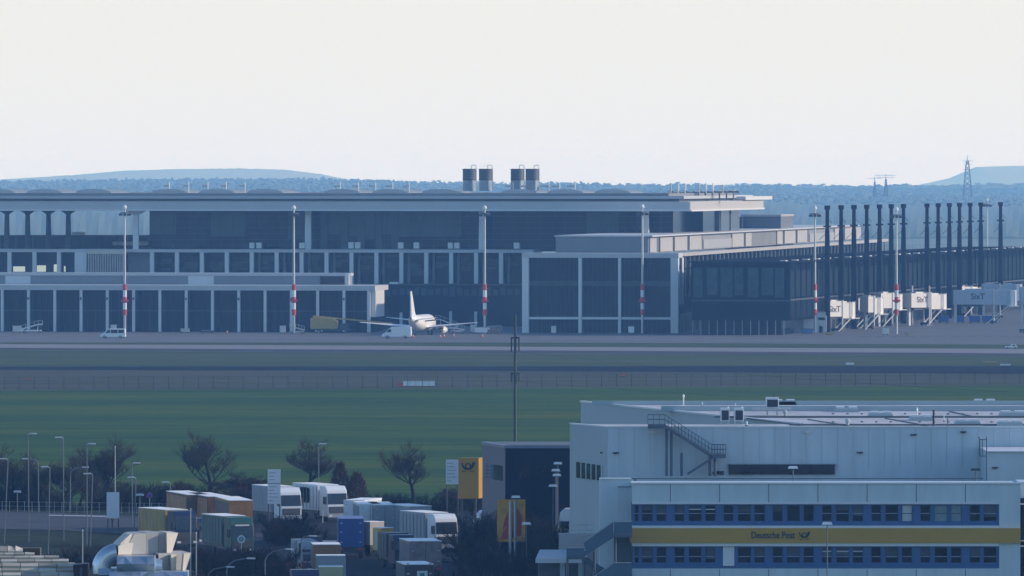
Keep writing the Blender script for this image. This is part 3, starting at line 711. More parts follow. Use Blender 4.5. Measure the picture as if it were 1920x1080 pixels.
# ---- vehicles
M_vanw = mat('van_white', (.72,.74,.76), .35, var=.05, scale=2)
M_tyre = M_black
def wheels(t, xs, y0, y1, r, w_=.25):
    for x in xs:
        for y in (y0, y1):
            o = MB().tube((x,y-w_/2,r),(x,y+w_/2,r),r,r,14).build('wheel', M_tyre, t)
            s = -1 if y < (y0+y1)/2 else 1
            MB().tube((x,y+s*w_/2,r),(x,y+s*(w_/2+.02),r),r*.5,r*.5,10).build('rim', M_metal, o)
def van(name, label, cat, loc, rz, L, Hh, prof, wins, m, group=None):
    """profile in the x-z plane (nose towards -x), width 1.9"""
    t = thing(name, label, cat, loc, rz, group)
    MB().extr(prof, 1, -.98, .98).build('body', m, t, bevel=.05)
    for (pts, nm) in wins:
        for s in (-1, 1):
            y0, y1 = (-.995,-.983) if s < 0 else (.983,.995)
            MB().extr(pts, 1, y0, y1).build(nm, M_wind, t)
    wheels(t, (-L*.32, L*.30), -.95, .95, .36)
    return t
mb = van('minibus', 'white minibus with dark side windows driving left across the apron', 'minibus', (*gp(212,635,0)[:2], .05), R(-4), 6, 2.4,
    [(-3,.4),(-2.95,1.0),(-2.1,1.25),(-1.3,2.2),(-.9,2.35),(2.9,2.35),(3,1.2),(3,.4)], [([(-1.7,1.3),(-1.15,2.05),(-.6,2.1),(-.6,1.3)],'window'),([(-.45,1.3),(-.45,2.1),(1.2,2.1),(1.2,1.3)],'window'),([(1.35,1.3),(1.35,2.1),(2.7,2.1),(2.7,1.3)],'window')], M_vanw)
MB().box(-.2,1.1,-.5,.5,2.36,2.95).build('roof_box', M_metal, mb) if False else None
MB().box(-2.98,-2.9,-.9,.9,.45,.7).build('bumper', M_dmetal, mb)
MB().box(2.985,3.03,-.9,-.7,.9,1.3).build('tail_light', M_red, mb)
lv = van('delivery_van', 'tall white panel van parked beside the tail of the aircraft', 'van', (*gp(744,635,0)[:2], .05), R(-6), 6.8, 2.8,
    [(-3.5,.45),(-3.45,1.0),(-2.6,1.45),(-1.7,2.4),(-1.2,2.75),(3.4,2.8),(3.5,1.5),(3.5,.45)], [([(-2.35,1.5),(-1.75,2.2),(-1.25,2.25),(-1.25,1.5)],'window')], M_vanw)
MB().box(-3.5,-3.4,-.9,.9,.48,.8).build('bumper', M_dmetal, lv)
MB().box(3.485,3.53,-.85,.85,.5,.65).build('bumper', M_dmetal, lv)
# cargo box in front of mast, belt loader, stairs, carts
def gbox(name, label, cat, px, py, w_, d, h, m, legs=True, rz=0, group=None, top=None):
    t = thing(name, label, cat, (*gp(px,py,0)[:2], .05), rz, group)
    MB().box(-w_/2,w_/2,-d/2,d/2,.3 if legs else 0,h).build('casing', m, t, bevel=.04)
    MB().box(-w_/2-.04,w_/2+.04,-d/2-.04,d/2+.04,h,h+.07).build('lid', top or M_metal, t)
    if legs:
        for sx in (-1,1):
            for sy in (-1,1): MB().tube((sx*w_*.36-.08,sy*d*.4,.2),(sx*w_*.36+.08,sy*d*.4,.2),.2,.2,8).build('wheel', M_black, t)
    return t
gbox('ground_power_unit', 'grey white equipment box on wheels at the far left pavilion columns', 'equipment box', 32, 624.5, 2.1, 1.5, 1.7, M_panel)
gbox('ground_power_unit', 'pale box standing behind the roof of the white minibus', 'equipment box', 213, 624, 1.4, 1.2, 1.9, M_panel)
gbox('ground_power_unit', 'tall pale box on wheels left of the second banded mast', 'equipment box', 530, 626, 1.4, 1.2, 1.9, M_panel)
gbox('ground_power_unit', 'low white box trailer at the foot of the third banded mast', 'equipment box', 904, 626, 3.6, 1.6, 1.5, M_vanw)
gbox('ground_power_unit', 'narrow pale cabinet just left of the low white box trailer', 'equipment box', 887, 625, 1.3, 1.0, 2.0, M_panel)
gbox('ground_power_unit', 'pale cabinet on wheels under the first bay of the corner block', 'equipment box', 1038, 626.5, 1.2, 1.0, 1.9, M_panel)
gbox('ground_power_unit', 'white cabinet left of the banded mast in the third bay', 'equipment box', 1183.5, 626.5, 1.4, 1.0, 1.8, M_vanw)
gbox('ground_power_unit', 'pale cabinet on the apron below the boarding bridges', 'equipment box', 1660, 629, 1.5, 1.2, 1.7, M_panel)
gbox('ground_power_unit', 'low dark grey machine at the foot of the tenth pavilion column', 'equipment box', 389, 626, 3.0, 1.2, .8, M_dmetal)
gbox('ground_power_unit', 'wide low pale rack leaning by the seventh pavilion column', 'equipment box', 347, 625, 2.2, 1.0, 1.1, M_metal)
def belt_loader(px, py, L, h1, label, m, steps=True, flip=1):
    t = thing('passenger_stairs' if steps else 'belt_loader', label, 'boarding stairs' if steps else 'belt loader', (*gp(px,py,0)[:2], .05), 0)
    MB().box(-L*.5,L*.45,-.9,.9,.45,.8).build('chassis', m, t)
    b = MB(); b.extr([(-L*.5,.8),(-L*.5,1.15),(L*.3,h1+.3),(L*.5,h1+.3),(L*.5,h1),(L*.3,h1)], 1, -.7, .7); o = b.build('ramp', m, t)
    if flip < 0: o.scale = (-1,1,1)
    b = MB()
    for s in (-.75,.75):
        b.path([(-L*.5*flip,s,1.9),(L*.3*flip,s,h1+1.1),(L*.5*flip,s,h1+1.1),(L*.5*flip,s,h1)], .06, 4)
        for k in range(5): x = -L*.5+L*.8*k/4; b.tube((x*flip,s,.9+(h1-.9)*k/4),(x*flip,s,1.9+(h1-.8)*k/4),.05,.05,4)
    b.build('handrail', M_metal, t)
    MB().tube((L*.25*flip,0,.8),(L*.3*flip,0,h1),.12,.12,6).build('support', M_metal, t)
    wheels(t, (-L*.35, L*.35), -.8, .8, .35)
    return t
belt_loader(60, 625, 5.2, 2.0, 'small pale belt loader with its belt raised, at the far left', M_vanw, False)
belt_loader(557, 627, 3.6, 1.6, 'small grey stairs trailer at the foot of the second banded mast', M_metal, True, -1)
belt_loader(838, 620, 5.6, 2.6, 'pale boarding stairs standing behind the aircraft engine', M_vanw, True, -1)
belt_loader(858, 626, 3.4, 1.2, 'small pale loader right of the aircraft engine', M_panel, False, -1)
belt_loader(927, 627, 3.4, 1.0, 'brownish dolly loaded with gear right of the third banded mast', mat('brown_gear', (.22,.17,.12), .7), False)
# yellow lift truck with long boom lying to the right
t = thing('deicing_truck', 'ochre truck with a long boom lowered to the right behind the left wing', 'truck', (*gp(617,624.5,0)[:2], .05), 0)
M_ochre = mat('ochre_paint', (.42,.30,.06), .5, var=.15, scale=1)
MB().extr([(-4.6,1.0),(-4.6,3.6),(-3.8,3.9),(1.0,3.6),(2.2,2.9),(2.2,1.0)],1,-1.2,1.2).build('tank_body', M_ochre, t, bevel=.1)
MB().box(-4.4,5.5,-1.1,1.1,.55,.95).build('chassis', M_dmetal, t)
MB().extr([(-4.0,3.9),(-4.0,4.3),(15.5,2.5),(15.5,2.2)],1,-.3,.3).build('boom', M_ochre, t)
MB().box(2.6,5.0,-1.1,1.1,.95,2.3).build('cab', M_dmetal, t, bevel=.1)
MB().box(13.2,15.4,-.8,.8,.9,2.15).build('basket', M_dmetal, t)
MB().box(14.2,14.6,-.2,.2,0,.9).build('boom_rest', M_dmetal, t)
wheels(t, (-3.2,-1.8,3.6), -1.0, 1.0, .5)
# cones
def cone(px, py, label, proto=[None]):
    if proto[0] is None:
        t = thing('traffic_cone', label, 'traffic cone', (0,0,0), 0, 'traffic cones around the aircraft')
        MB().box(-.3,.3,-.3,.3,0,.06).build('base', M_black, t)
        MB().tube((0,0,.06),(0,0,.9),.22,.04,10).build('cone', mat('cone_orange', (.75,.12,.03), .5), t)
        MB().tube((0,0,.42),(0,0,.62),.145,.10,10).build('band', M_white, t)
        proto[0] = t
    else: t = copy_tree(proto[0])
    t.location = (*gp(px,py,0)[:2], .05); t['label'] = label
for px, py, l in ((775,634,'traffic cone just right of the white van tail'),(826,634,'traffic cone below the aircraft engine'),(833,633,'traffic cone just right of the one below the engine'),(851,632,'traffic cone left of the small pale loader'),(905,633,'traffic cone in front of the low white trailer'),(426,626,'lone traffic cone between the ninth and tenth pavilion columns')): cone(px, py, l)
# blue baggage carts under the bridges and dark tug
def cart(px, py, wp, label, proto={}):
    q = gp(px, py, 0); w_ = wp*q[1]/F
    t = thing('baggage_cart', label, 'baggage cart', (q[0],q[1],.05), 0, 'blue baggage carts below the boarding bridges')
    MB().box(-w_/2,w_/2,-.8,.8,.45,1.9).build('cover', M_blue, t, bevel=.06)
    MB().box(-w_/2+.1,w_/2-.1,-.75,.75,.3,.44).build('frame', M_dmetal, t)
    wheels(t, (-w_*.35, w_*.35), -.7, .7, .25, .15)
for px, wp, l in ((1769,20,'first blue baggage cart from the left, beside the dark tug'),(1799,18,'second blue baggage cart from the left'),(1827.5,21,'third blue baggage cart, left one of the close right pair'),(1855.5,27,'long blue baggage cart at the right end of the row')): cart(px, 606, wp, l)
t = thing('baggage_tug', 'dark low tug with a pale roof left of the blue baggage carts', 'tug', (*gp(1743,607,0)[:2], .05))
MB().extr([(-1.3,.3),(-1.3,1.1),(-.4,1.2),(-.1,1.9),(.9,1.95),(1.3,1.2),(1.3,.3)],1,-.7,.7).build('body', M_dmetal, t, bevel=.05)
MB().box(-.2,.7,-.6,.6,1.96,2.05).build('roof', M_white, t); wheels(t, (-.8,.8), -.65, .65, .3)
gbox('container_cart', 'small dark container cart alone at the right edge of the apron', 'cart', 1916, 625, 1.2, 1.2, 1.1, M_dmetal)
t = thing('service_car', 'small white pickup car on the taxiway at the right edge', 'car', (*gp(1896,654.0,0)[:2], .08), 0); t.scale = (.62,.62,.62)
MB().extr([(-2.2,.3),(-2.2,.8),(-.2,.85),(.1,1.5),(1.5,1.5),(2.0,.9),(2.2,.3)],1,-.85,.85).build('body', M_vanw, t, bevel=.05)
MB().box(.3,1.4,-.86,.86,.95,1.4).build('window', M_wind, t); wheels(t, (-1.4,1.4), -.8, .8, .3)
# low grey wall & boxes left of the bridges
t = thing('blast_wall', 'low pale grey wall with two small signs left of the boarding bridges', 'wall', (*gp(1513,624,0)[:2], .05), 0)
MB().box(-4.6,4.6,-.2,.2,0,4.9).build('panel', M_col, t); MB().box(-4.7,4.7,-.3,.3,4.9,5.1).build('coping', M_beam, t)
t = thing('stand_sign', 'square white stand sign on a post right of the low grey wall', 'sign', (*gp(1540,624,0)[:2], .05), 0)
MB().box(-1.1,1.1,-.15,.0,2.9,3.9).build('frame', M_dmetal, t); MB().box(-.8,.8,-.2,-.153,3.1,3.75).build('face', M_white, t)
for x in (-1.0, 1.2): MB().tube((x,0,0),(x,0,4.2 if x > 0 else 2.9),.12,.12,6).build('post', M_metal, t)
MB().box(-.6,.3,-.2,.2,0,1.6).build('cabinet', M_panel, t)
t = thing('stand_sign', 'pair of small white stand signs below the leftmost boarding bridge', 'sign', (*gp(1565,619,0)[:2], .05), 0)
for x in (-.9,.9): MB().box(x-.6,x+.6,-.15,.05,2.9,3.7).build('face', M_dmetal, t); MB().box(x-.35,x+.35,-.2,-.153,3.05,3.55).build('marking', M_white, t); MB().tube((x,.0,0),(x,0,2.9),.08,.08,5).build('post', M_metal, t)
def bin_(px, py, w_, h, m, label):
    t = thing('skip_container', label, 'container', (*gp(px,py,0)[:2], .05), 0, 'containers in front of the low grey wall')
    MB().extr([(-w_/2+.2,.1),(-w_/2,h),(w_/2,h),(w_/2-.2,.1)],1,-.8,.8).build('body', m, t); MB().box(-w_/2-.05,w_/2+.05,-.85,.85,h,h+.08).build('rim', M_dmetal, t)
    MB().box(-w_/2+.3,w_/2-.3,-.7,.7,0,.1).build('skid', M_dmetal, t)
bin_(1513, 625.5, 3.2, 1.1, mat('faded_blue', (.10,.22,.42), .6), 'faded blue container low in front of the grey wall')
bin_(1514, 621, 2.6, 1.9, M_ochre, 'ochre container top showing behind the faded blue one')
bin_(1556, 628, 2.2, .6, M_ochre, 'low ochre skid on the apron below the leftmost bridge')
bin_(1700, 629, 1.2, .5, M_ochre, 'tiny ochre crate right of the sixth banded mast')
bin_(1488, 623, 1.4, 1.2, M_concd, 'small dark container left of the blue one')
# slim lattice posts
for px, yt, l in ((1477,560,'slim pale camera post at the left of the low grey wall'),(1484,556,'slim pale camera post with two heads left of the low grey wall'),(1491,557,'third slim pale camera post at the low grey wall')):
    D = DG(623); t = thing('camera_post', l, 'post', (X(px,D),D,0), 0, 'slim posts by the grey wall')
    MB().tube((0,0,0),(0,0,Z(yt,D)),.14,.1,6).build('pole', M_metal, t); MB().box(-.2,.2,-.2,.2,Z(yt+12,D),Z(yt,D)+.1).build('head', M_panel, t)
# ---- boarding bridges: built along local x (towards the right = cab end)
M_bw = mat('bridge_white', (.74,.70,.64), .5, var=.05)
M_bsh = mat('bridge_shaded', (.40,.46,.52), .5, var=.05)  # bridge white with its shade put in, darker and bluer
M_ink = mat('dark_lettering', (.03,.035,.04), .5)
def bridge(label, px0, px1, ytop, ybot, D, mm, txt=None, joint=None, stair=True, dang=0, tall=()):
    s = D/F; x0 = X(px0,D); x1 = X(px1,D); zt_ = Z(ytop,D); zb_ = Z(ybot,D); dang = R(40) if mm is M_bw else 0
    cf = 1/math.cos(dang); L = (x1-x0)*cf; drop = .45 if mm is M_bw else .1
    t = thing('boarding_bridge', label, 'boarding bridge', (x0,D,0), dang, 'boarding bridges along the pier')
    h = zt_-zb_
    j = joint*cf if joint else L*.45
    if dang: L = max(L-2.2, j+3.2)
    MB().box(0,j,0,3.2,zb_,zt_).build('tunnel', mm, t)
    MB().box(j+.003,j+.35,-.15,3.35,zb_-.2,zt_+.25).build('joint_frame', M_panel, t)
    MB().box(j+.353,L-1.0,.15,3.05,zb_-drop,zt_-drop).build('outer_tunnel', mm, t)
    r = lambda a: [(L-.95+a*math.cos(q*math.pi/6), 1.6+a*math.sin(q*math.pi/6)) for q in range(12)]
    MB().prism(r(1.75), zb_-.3-drop, zt_+.1-drop).build('cab', mm, t)
    b = MB()
    for k in range(4): b.box(L-1.0+1.72*math.cos(-.9+k*.5)-.1, L-1.0+1.72*math.cos(-.9+k*.5)+.1, 1.55+1.72*math.sin(-.9+k*.5)-.1, 1.55+1.72*math.sin(-.9+k*.5)+.1, zb_-.3, zt_-.1)
    b.build('bellows', M_panel, t)
    MB().box(j*.3,j*.8,.5,2.7,zt_+.003,zt_+.35).build('roof_unit', mm, t)
    MB().box(j+1.2,L-2,.8,2.3,zt_-drop+.003,zt_-drop+.4).build('roof_duct', mm, t)
    for q in (.2,.75): MB().tube((j*q,.3,zt_),(j*q,.3,zt_+1.0),.1,.1,5).build('roof_post', M_dmetal, t)
    xc = j+.2
    MB().tube((xc,.2,0),(xc,.2,zb_-.2),.22,.22,8).build('support_leg', M_panel, t)
    MB().tube((xc,2.9,0),(xc,2.9,zb_-.2),.22,.22,8).build('support_leg', M_panel, t)
    MB().box(xc-.8,xc+.8,-.2,3.4,.3,.8).build('bogie', M_dmetal, t)
    for y in (.1,3.1): MB().tube((xc-.4,y-.2,.45),(xc-.4,y+.2,.45),.45,.45,10).build('wheel', M_black, t)
    MB().box(.2,.9,1.2,2.0,0,zb_-.003).build('rotunda_leg', M_panel, t)
    MB().box(j*.2,j*.75,.4,2.6,zb_-.6,zb_-.003).build('underbody', M_dmetal, t)
    for x, yt_ in zip(tall, (3.6,-.3)): MB().tube((x,yt_,0),(x,yt_,zt_+1.9),.2,.2,8).build('tall_post', M_bw, t)
    if stair:
        for y in (-.1, 3.3):
            b = MB(); xa = L-1.2+(0 if y < 0 else 1.2)
            b.extr([(xa,zb_),(xa+.3,zb_),(xa-zb_*1.25+.3,.05),(xa-zb_*1.25,.05)],1,y-.2,y+.2); b.build('stairs', M_bw, t)
        MB().box(L-1.6,L+1.2,-.5,3.7,zb_-.55,zb_-.36).build('landing', M_bw, t)
    if txt:
        sz, tx, tz_ = txt
        text_mesh('SixT', sz, 'lettering', M_ink, t, (tx*cf, -.03, tz_), extr=.01, sx=.8*cf if mm is M_bw else .95, bold=.03)
    return t
bridge('leftmost lit boarding bridge, small, with dark lettering near its left edge', 1553, 1618, 565, 594, 2040, M_bw, (2.1, .15, Z(585,2040)), X(1580,2040)-X(1553,2040))
bridge('second lit boarding bridge from the left, behind the first, without lettering', 1601, 1650, 559, 582, 2090, M_bw, None, 3.0)
bridge('third lit boarding bridge, in front of the sixth banded mast', 1628, 1664, 556, 586, 2068, M_bw, None, 1.5)
bridge('fourth lit boarding bridge, just right of the sixth banded mast', 1652, 1706, 550, 578, 2110, M_bw, None, 3.0)
bridge('long lit boarding bridge with dark lettering in the middle of the row', 1709, 1790, 550, 577, 2120, M_bw, (2.1, 1.4, Z(567,2120)), X(1747,2120)-X(1709,2120), True, 0, (2.6*1.4, X(1750,2120)-X(1709,2120)+.4))
bridge('lit boarding bridge seen only as roofs behind the shaded lettered bridge', 1782, 1862, 538, 556, 2260, M_bw, None, 6.0)
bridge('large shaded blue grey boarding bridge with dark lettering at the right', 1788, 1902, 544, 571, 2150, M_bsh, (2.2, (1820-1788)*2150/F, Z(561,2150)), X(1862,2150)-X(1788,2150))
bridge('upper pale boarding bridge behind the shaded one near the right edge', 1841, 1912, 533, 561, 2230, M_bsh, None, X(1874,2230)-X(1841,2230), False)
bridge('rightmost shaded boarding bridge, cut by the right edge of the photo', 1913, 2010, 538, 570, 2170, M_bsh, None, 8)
# ------------------------------------------------------------------ airfield furniture and fence
def field_sign(px, py, wp, hp, n, label, m, red=False):
    q = gp(px, py, 0); s = q[1]/F; w_ = wp*s; h = hp*s
    t = thing('airfield_sign', label, 'airfield sign', (q[0],q[1],.05), 0)
    for k in range(n):
        a = -w_/2+w_*k/n; MB().box(a+.03,a+w_/n-.03,-.12,.12,.2,h).build('panel', m, t)
        MB().box(a+w_/n/2-.05,a+w_/n/2+.05,-.05,.05,0,.2).build('leg', M_dmetal, t)
    if red: MB().box(-w_/2-1.0,-w_/2-.05,-.12,.12,.2,h*.62).build('end_panel', M_red, t)
field_sign(785.5, 726, 60, 11, 5, 'long row of white sign panels with a red end left of the pole', M_vanw, True)
field_sign(1594, 686.3, 16, 6, 2, 'small white sign box with a raised step at the runway edge', M_vanw)
field_sign(1885, 687.5, 20, 4.5, 2, 'low white sign box at the far right runway edge', M_vanw)
field_sign(1856, 682.5, 28, 4.5, 4, 'low ochre lettered sign at the right of the airfield grass', M_ochre)
field_sign(1168, 707, 13, 5, 2, 'small orange marker board in the dry grass right of the pole', mat('marker_orange', (.5,.16,.03), .6))
field_sign(51, 714, 11, 5, 2, 'small orange marker board in the dry grass at the far left', mat('marker_orange', (.5,.16,.03)))
fen = thing('airfield_fence', 'thin wire fence on slim posts running across the dry grass', 'fence', (0,0,0))
b = MB(); pts = []
M_fen = mat('fence_wire', (.03,.035,.04), .7)
for k in range(72):
    px = -20+k*28; q = gp(px, lerp([(0,732),(960,727.5),(1920,721)], px), 0); pts.append(q)
    MB().tube((q[0],q[1],0),(q[0],q[1],2.4),.06,.06,4).build('post', M_fen, fen)
for z in (.35,1.2,1.8,2.3):
    for a, c in zip(pts[:-1], pts[1:]): b.tube((a[0],a[1],z),(c[0],c[1],z),.014,.014,3,False)
b.build('wires', M_fen, fen)
# power pole
D = 960; x = X(966,D)
pp = thing('power_pole', 'tall dark steel power pole with hanging insulators rising behind the dark building', 'power pole', (x,D,0))
MB().tube((0,0,0),(0,0,Z(590,D)),.26,.13,8).build('shaft', mat('pole_green_grey', (.05,.07,.065), .7), pp)
b = MB(); 
for y0 in (632,699): b.box(-.55,.55,-.06,.06,Z(y0+3,D),Z(y0,D))
b.build('cross_arm', M_dmetal, pp)
for y0 in (634,701):
    for dx in (-.45,.45): MB().tube((dx,-.1,Z(y0+26 if y0 < 700 else y0+14,D)),(dx,-.1,Z(y0,D)),.09,.09,6).build('insulator', M_dmetal, pp)
MB().box(-.14,.14,-.14,.14,Z(644,D),Z(628,D)).build('clamp', M_dmetal, pp)
def wire(p0, p1, sag, r=.012, label='', n=24):
    b = MB(); pts = []
    for k in range(n+1):
        t = k/n; p = Vector(p0).lerp(Vector(p1), t); p.z -= sag*4*t*(1-t); pts.append(p)
    b.path(pts, r, 3); o = b.build('power_cable', M_dmetal); tag(o, label, 'cable'); return o
wire((x+.45,D-.1,Z(660,D)), (X(1500,700)+30,900,Z(735,900)), .4, .014, 'thin dark cable running right from the upper arm of the power pole')
wire((x+.45,D-.1,Z(715,D)), (X(1500,700)+30,895,Z(765,895)), .4, .014, 'thin dark cable running right from the lower arm of the power pole')
# far lattice towers
def lattice(px, ytop, ybot, D, label, arms, wb):
    t = thing('lattice_tower', label, 'pylon', (X(px,D),D,0)); zt_ = Z(ytop,D); zb_ = Z(ybot,D)-8
    b = MB(); r = .35*D/5000
    for sx in (-1,1):
        for sy in (-1,1): b.tube((sx*wb,sy*wb,zb_),(sx*wb*.25,sy*wb*.25,zt_-5),r,r,4)
    n = 7
    for k in range(n):
        a, c = k/n, (k+1)/n; wa, wc = wb*(1-.75*a), wb*(1-.75*c); za_, zc_ = zb_+(zt_-5-zb_)*a, zb_+(zt_-5-zb_)*c
        b.tube((-wa,0,za_),(wc,0,zc_),r*.7,r*.7,3); b.tube((wa,0,za_),(-wc,0,zc_),r*.7,r*.7,3)
    b.tube((0,0,zt_-5),(0,0,zt_),r*.8,r*.5,4); b.build('frame', M_concd, t)
    for z,hw in arms: MB().box(-hw,hw,-.4,.4,zt_-z-.35,zt_-z).build('cross_arm', M_concd, t)
lattice(1814, 291, 352, 7500, 'tall thin lattice mast on the right horizon', [(5,5),(8,3.5),(13,4)], 4)
lattice(1661, 325, 350, 7000, 'pale lattice pylon with wide arms on the right horizon', [(1.5,9),(3.5,7)], 1.6)
lattice(1640, 331, 352, 7800, 'fainter pale lattice pylon left of the wide armed one', [(1.5,7)], 1.4)
# ------------------------------------------------------------------ postal centre: office block in front, hall behind
M_wallp = mat('cladding_grey', (.50,.585,.62), .55, var=.09, scale=.9, stretch=(1,1,.15))
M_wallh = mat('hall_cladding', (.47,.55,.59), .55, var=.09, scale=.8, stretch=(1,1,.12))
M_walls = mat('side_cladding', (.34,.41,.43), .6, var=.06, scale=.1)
M_trim = mat('trim_light', (.62,.65,.67), .4, var=.04)
M_seam = mat('panel_seam', (.10,.12,.13), .7)
M_blf = mat('window_frame_blue', (.03,.10,.25), .45, var=.06)
M_yel = mat('postal_yellow', (.43,.25,.012), .5, var=.05)
M_navy = mat('logo_navy', (.012,.016,.03), .5)
M_pane = mat('window_pane', (.008,.012,.016), .1, spec=.3, var=.6, scale=.5)
M_blind = mat('white_blind', (.50,.53,.50), .8, var=.05)
M_blind2 = mat('pale_curtain', (.20,.27,.27), .8, var=.2, scale=2)
M_stairb = mat('stair_panel_blue', (.05,.10,.15), .5, var=.1)
M_rail = mat('rail_steel', (.07,.10,.13), .5, var=.1)
post = thing('office_block', 'grey blue office block with two bands of blue framed windows and a yellow band', 'building', (0,0,0))
DO = 700
fx = lambda px: X(px, DO)
fz_ = lambda py: Z(py, DO)
x0, x1 = fx(1185), fx(1913)
# wall pieces butted between the window bands
MB().box(x0, x1, DO, DO+7, fz_(942), fz_(907.5)).build('upper_wall', M_wallp, post)
MB().box(x0-.1, x1+.1, DO-.12, DO+.4, fz_(907.4), fz_(904.5)).build('parapet_cap', M_trim, post)
MB().box(x0+.2, x1-.2, DO+.45, DO+36, fz_(907.5)-1.6, fz_(907.5)-1.4).build('roof_deck', M_concd, post)
MB().box(x0, x1, DO, DO+7, -2, fz_(1066)).build('lower_wall', M_wallp, post)
MB().box(x0-.15, x1, DO-.30, DO+7, fz_(1018), fz_(990)).build('yellow_band', M_yel, post)
MB().box(x0, fx(1873), DO-.12, DO+.5, fz_(945.2), fz_(942.1)).build('window_head', M_trim, post)
MB().box(x0, fx(1873), DO-.18, DO+.5, fz_(989.9), fz_(985.5)).build('window_sill', M_trim, post)
MB().box(x0, fx(1873), DO-.18, DO+.5, fz_(1024), fz_(1018.1)).build('window_head', M_trim, post)
MB().box(x0, fx(1873)+.05, DO+.02, DO+.5, fz_(1065.9), fz_(1063.5)).build('window_sill', M_blf, post)
for ya, yb in ((990,942),(1066,1018)):
    MB().box(fx(1873.5), x1, DO, DO+7, fz_(ya)+.001, fz_(yb)-.001).build('end_wall', M_wallp, post)
seams = [1257+92.2*k for k in range(7)]
for px in seams:
    MB().box(fx(px)-.03, fx(px)+.03, DO-.012, DO-.002, fz_(942), fz_(908)).build('wall_seam', M_seam, post)
    MB().box(fx(px)-.03, fx(px)+.03, DO-.012, DO-.002, fz_(1100), fz_(1067)).build('wall_seam', M_seam, post)
for bi, (ya, yb) in enumerate(((985.4,945.3),(1063.4,1024.1))):
    # recessed band behind, pillars, windows
    MB().box(x0+.05, fx(1873), DO+.42, DO+6.8, fz_(ya), fz_(yb)).build('band_core', M_seam, post)
    h0, h1 = fz_(ya), fz_(yb)
    wins = [(1188.5,1199),(1202,1225),(1229.5,1250.5)]
    for px in seams[:-1]: wins += [(px+6.5,px+27.5),(px+33,px+60),(px+64,px+86)]
    wins += [(seams[-1]+7,seams[-1]+29),(seams[-1]+33,seams[-1]+60)]
    ex = x0+.05
    for wi, (pa, pb) in enumerate(wins):
        a, c = fx(pa), fx(pb)
        if a-ex > .02: MB().box(ex+.002, a-.002, DO+.12, DO+.42, h0, h1).build('pillar', M_blf, post)
        ex = c
        kind = 'glass'
        if bi == 0 and wi == 17: kind = 'blind'
        if bi == 0 and wi in (19,20): kind = 'curtain'
        if bi == 1 and wi == 6: kind = 'panel'
        fr = MB(); t_ = .09
        if kind == 'panel':
            MB().box(a, c, DO+.1, DO+.4, h0+.1, h1-.03).build('wall_panel', M_trim, post); continue
        fr.box(a,c,DO+.2,DO+.4,h0,h0+.38); fr.box(a,c,DO+.2,DO+.4,h1-.12,h1); 
        fr.box(a,a+t_,DO+.2,DO+.4,h0+.38,h1-.12); fr.box(c-t_,c,DO+.2,DO+.4,h0+.38,h1-.12)
        fo = fr.build('window', M_blf, post)
        MB().box(a+t_, c-t_, DO+.3, DO+.36, h0+.38, h1-.12).build('pane', {'glass':M_pane,'blind':M_blind,'curtain':M_blind2}[kind], fo)
        if not (bi == 0 and wi in (9,10,11)):
            zt_ = h0+(h1-h0)*(.56 if bi == 0 else .50); MB().box(a+t_, c-t_, DO+.24, DO+.298, zt_-.035, zt_+.035).build('transom', M_rail if kind != 'glass' else mat('transom_pale', (.22,.26,.33), .5), fo)
        rr = random.Random(wi*7+bi)
        if kind == 'glass' and rr.random() < .45:
            hh = rr.uniform(.15,.55)*(h1-h0); MB().box(a+t_+.02, c-t_-.02, DO+.285, DO+.297, h1-.13-hh, h1-.13).build('blind', mat('dim_blind', (.06,.075,.085), .8, var=.3), fo)
        if (bi == 0 and wi in (4,5)) or (bi == 1 and wi in (12,13,14)):
            z = h1-.45; MB().box(a+.1, c-.1, DO+.27, DO+.283, z-.04, z+.03).build('strip_lamp', M_trim, fo)
    if ex < fx(1873)-.02: MB().box(ex+.002, fx(1873), DO+.12, DO+.42, h0, h1).build('pillar', M_blf, post)
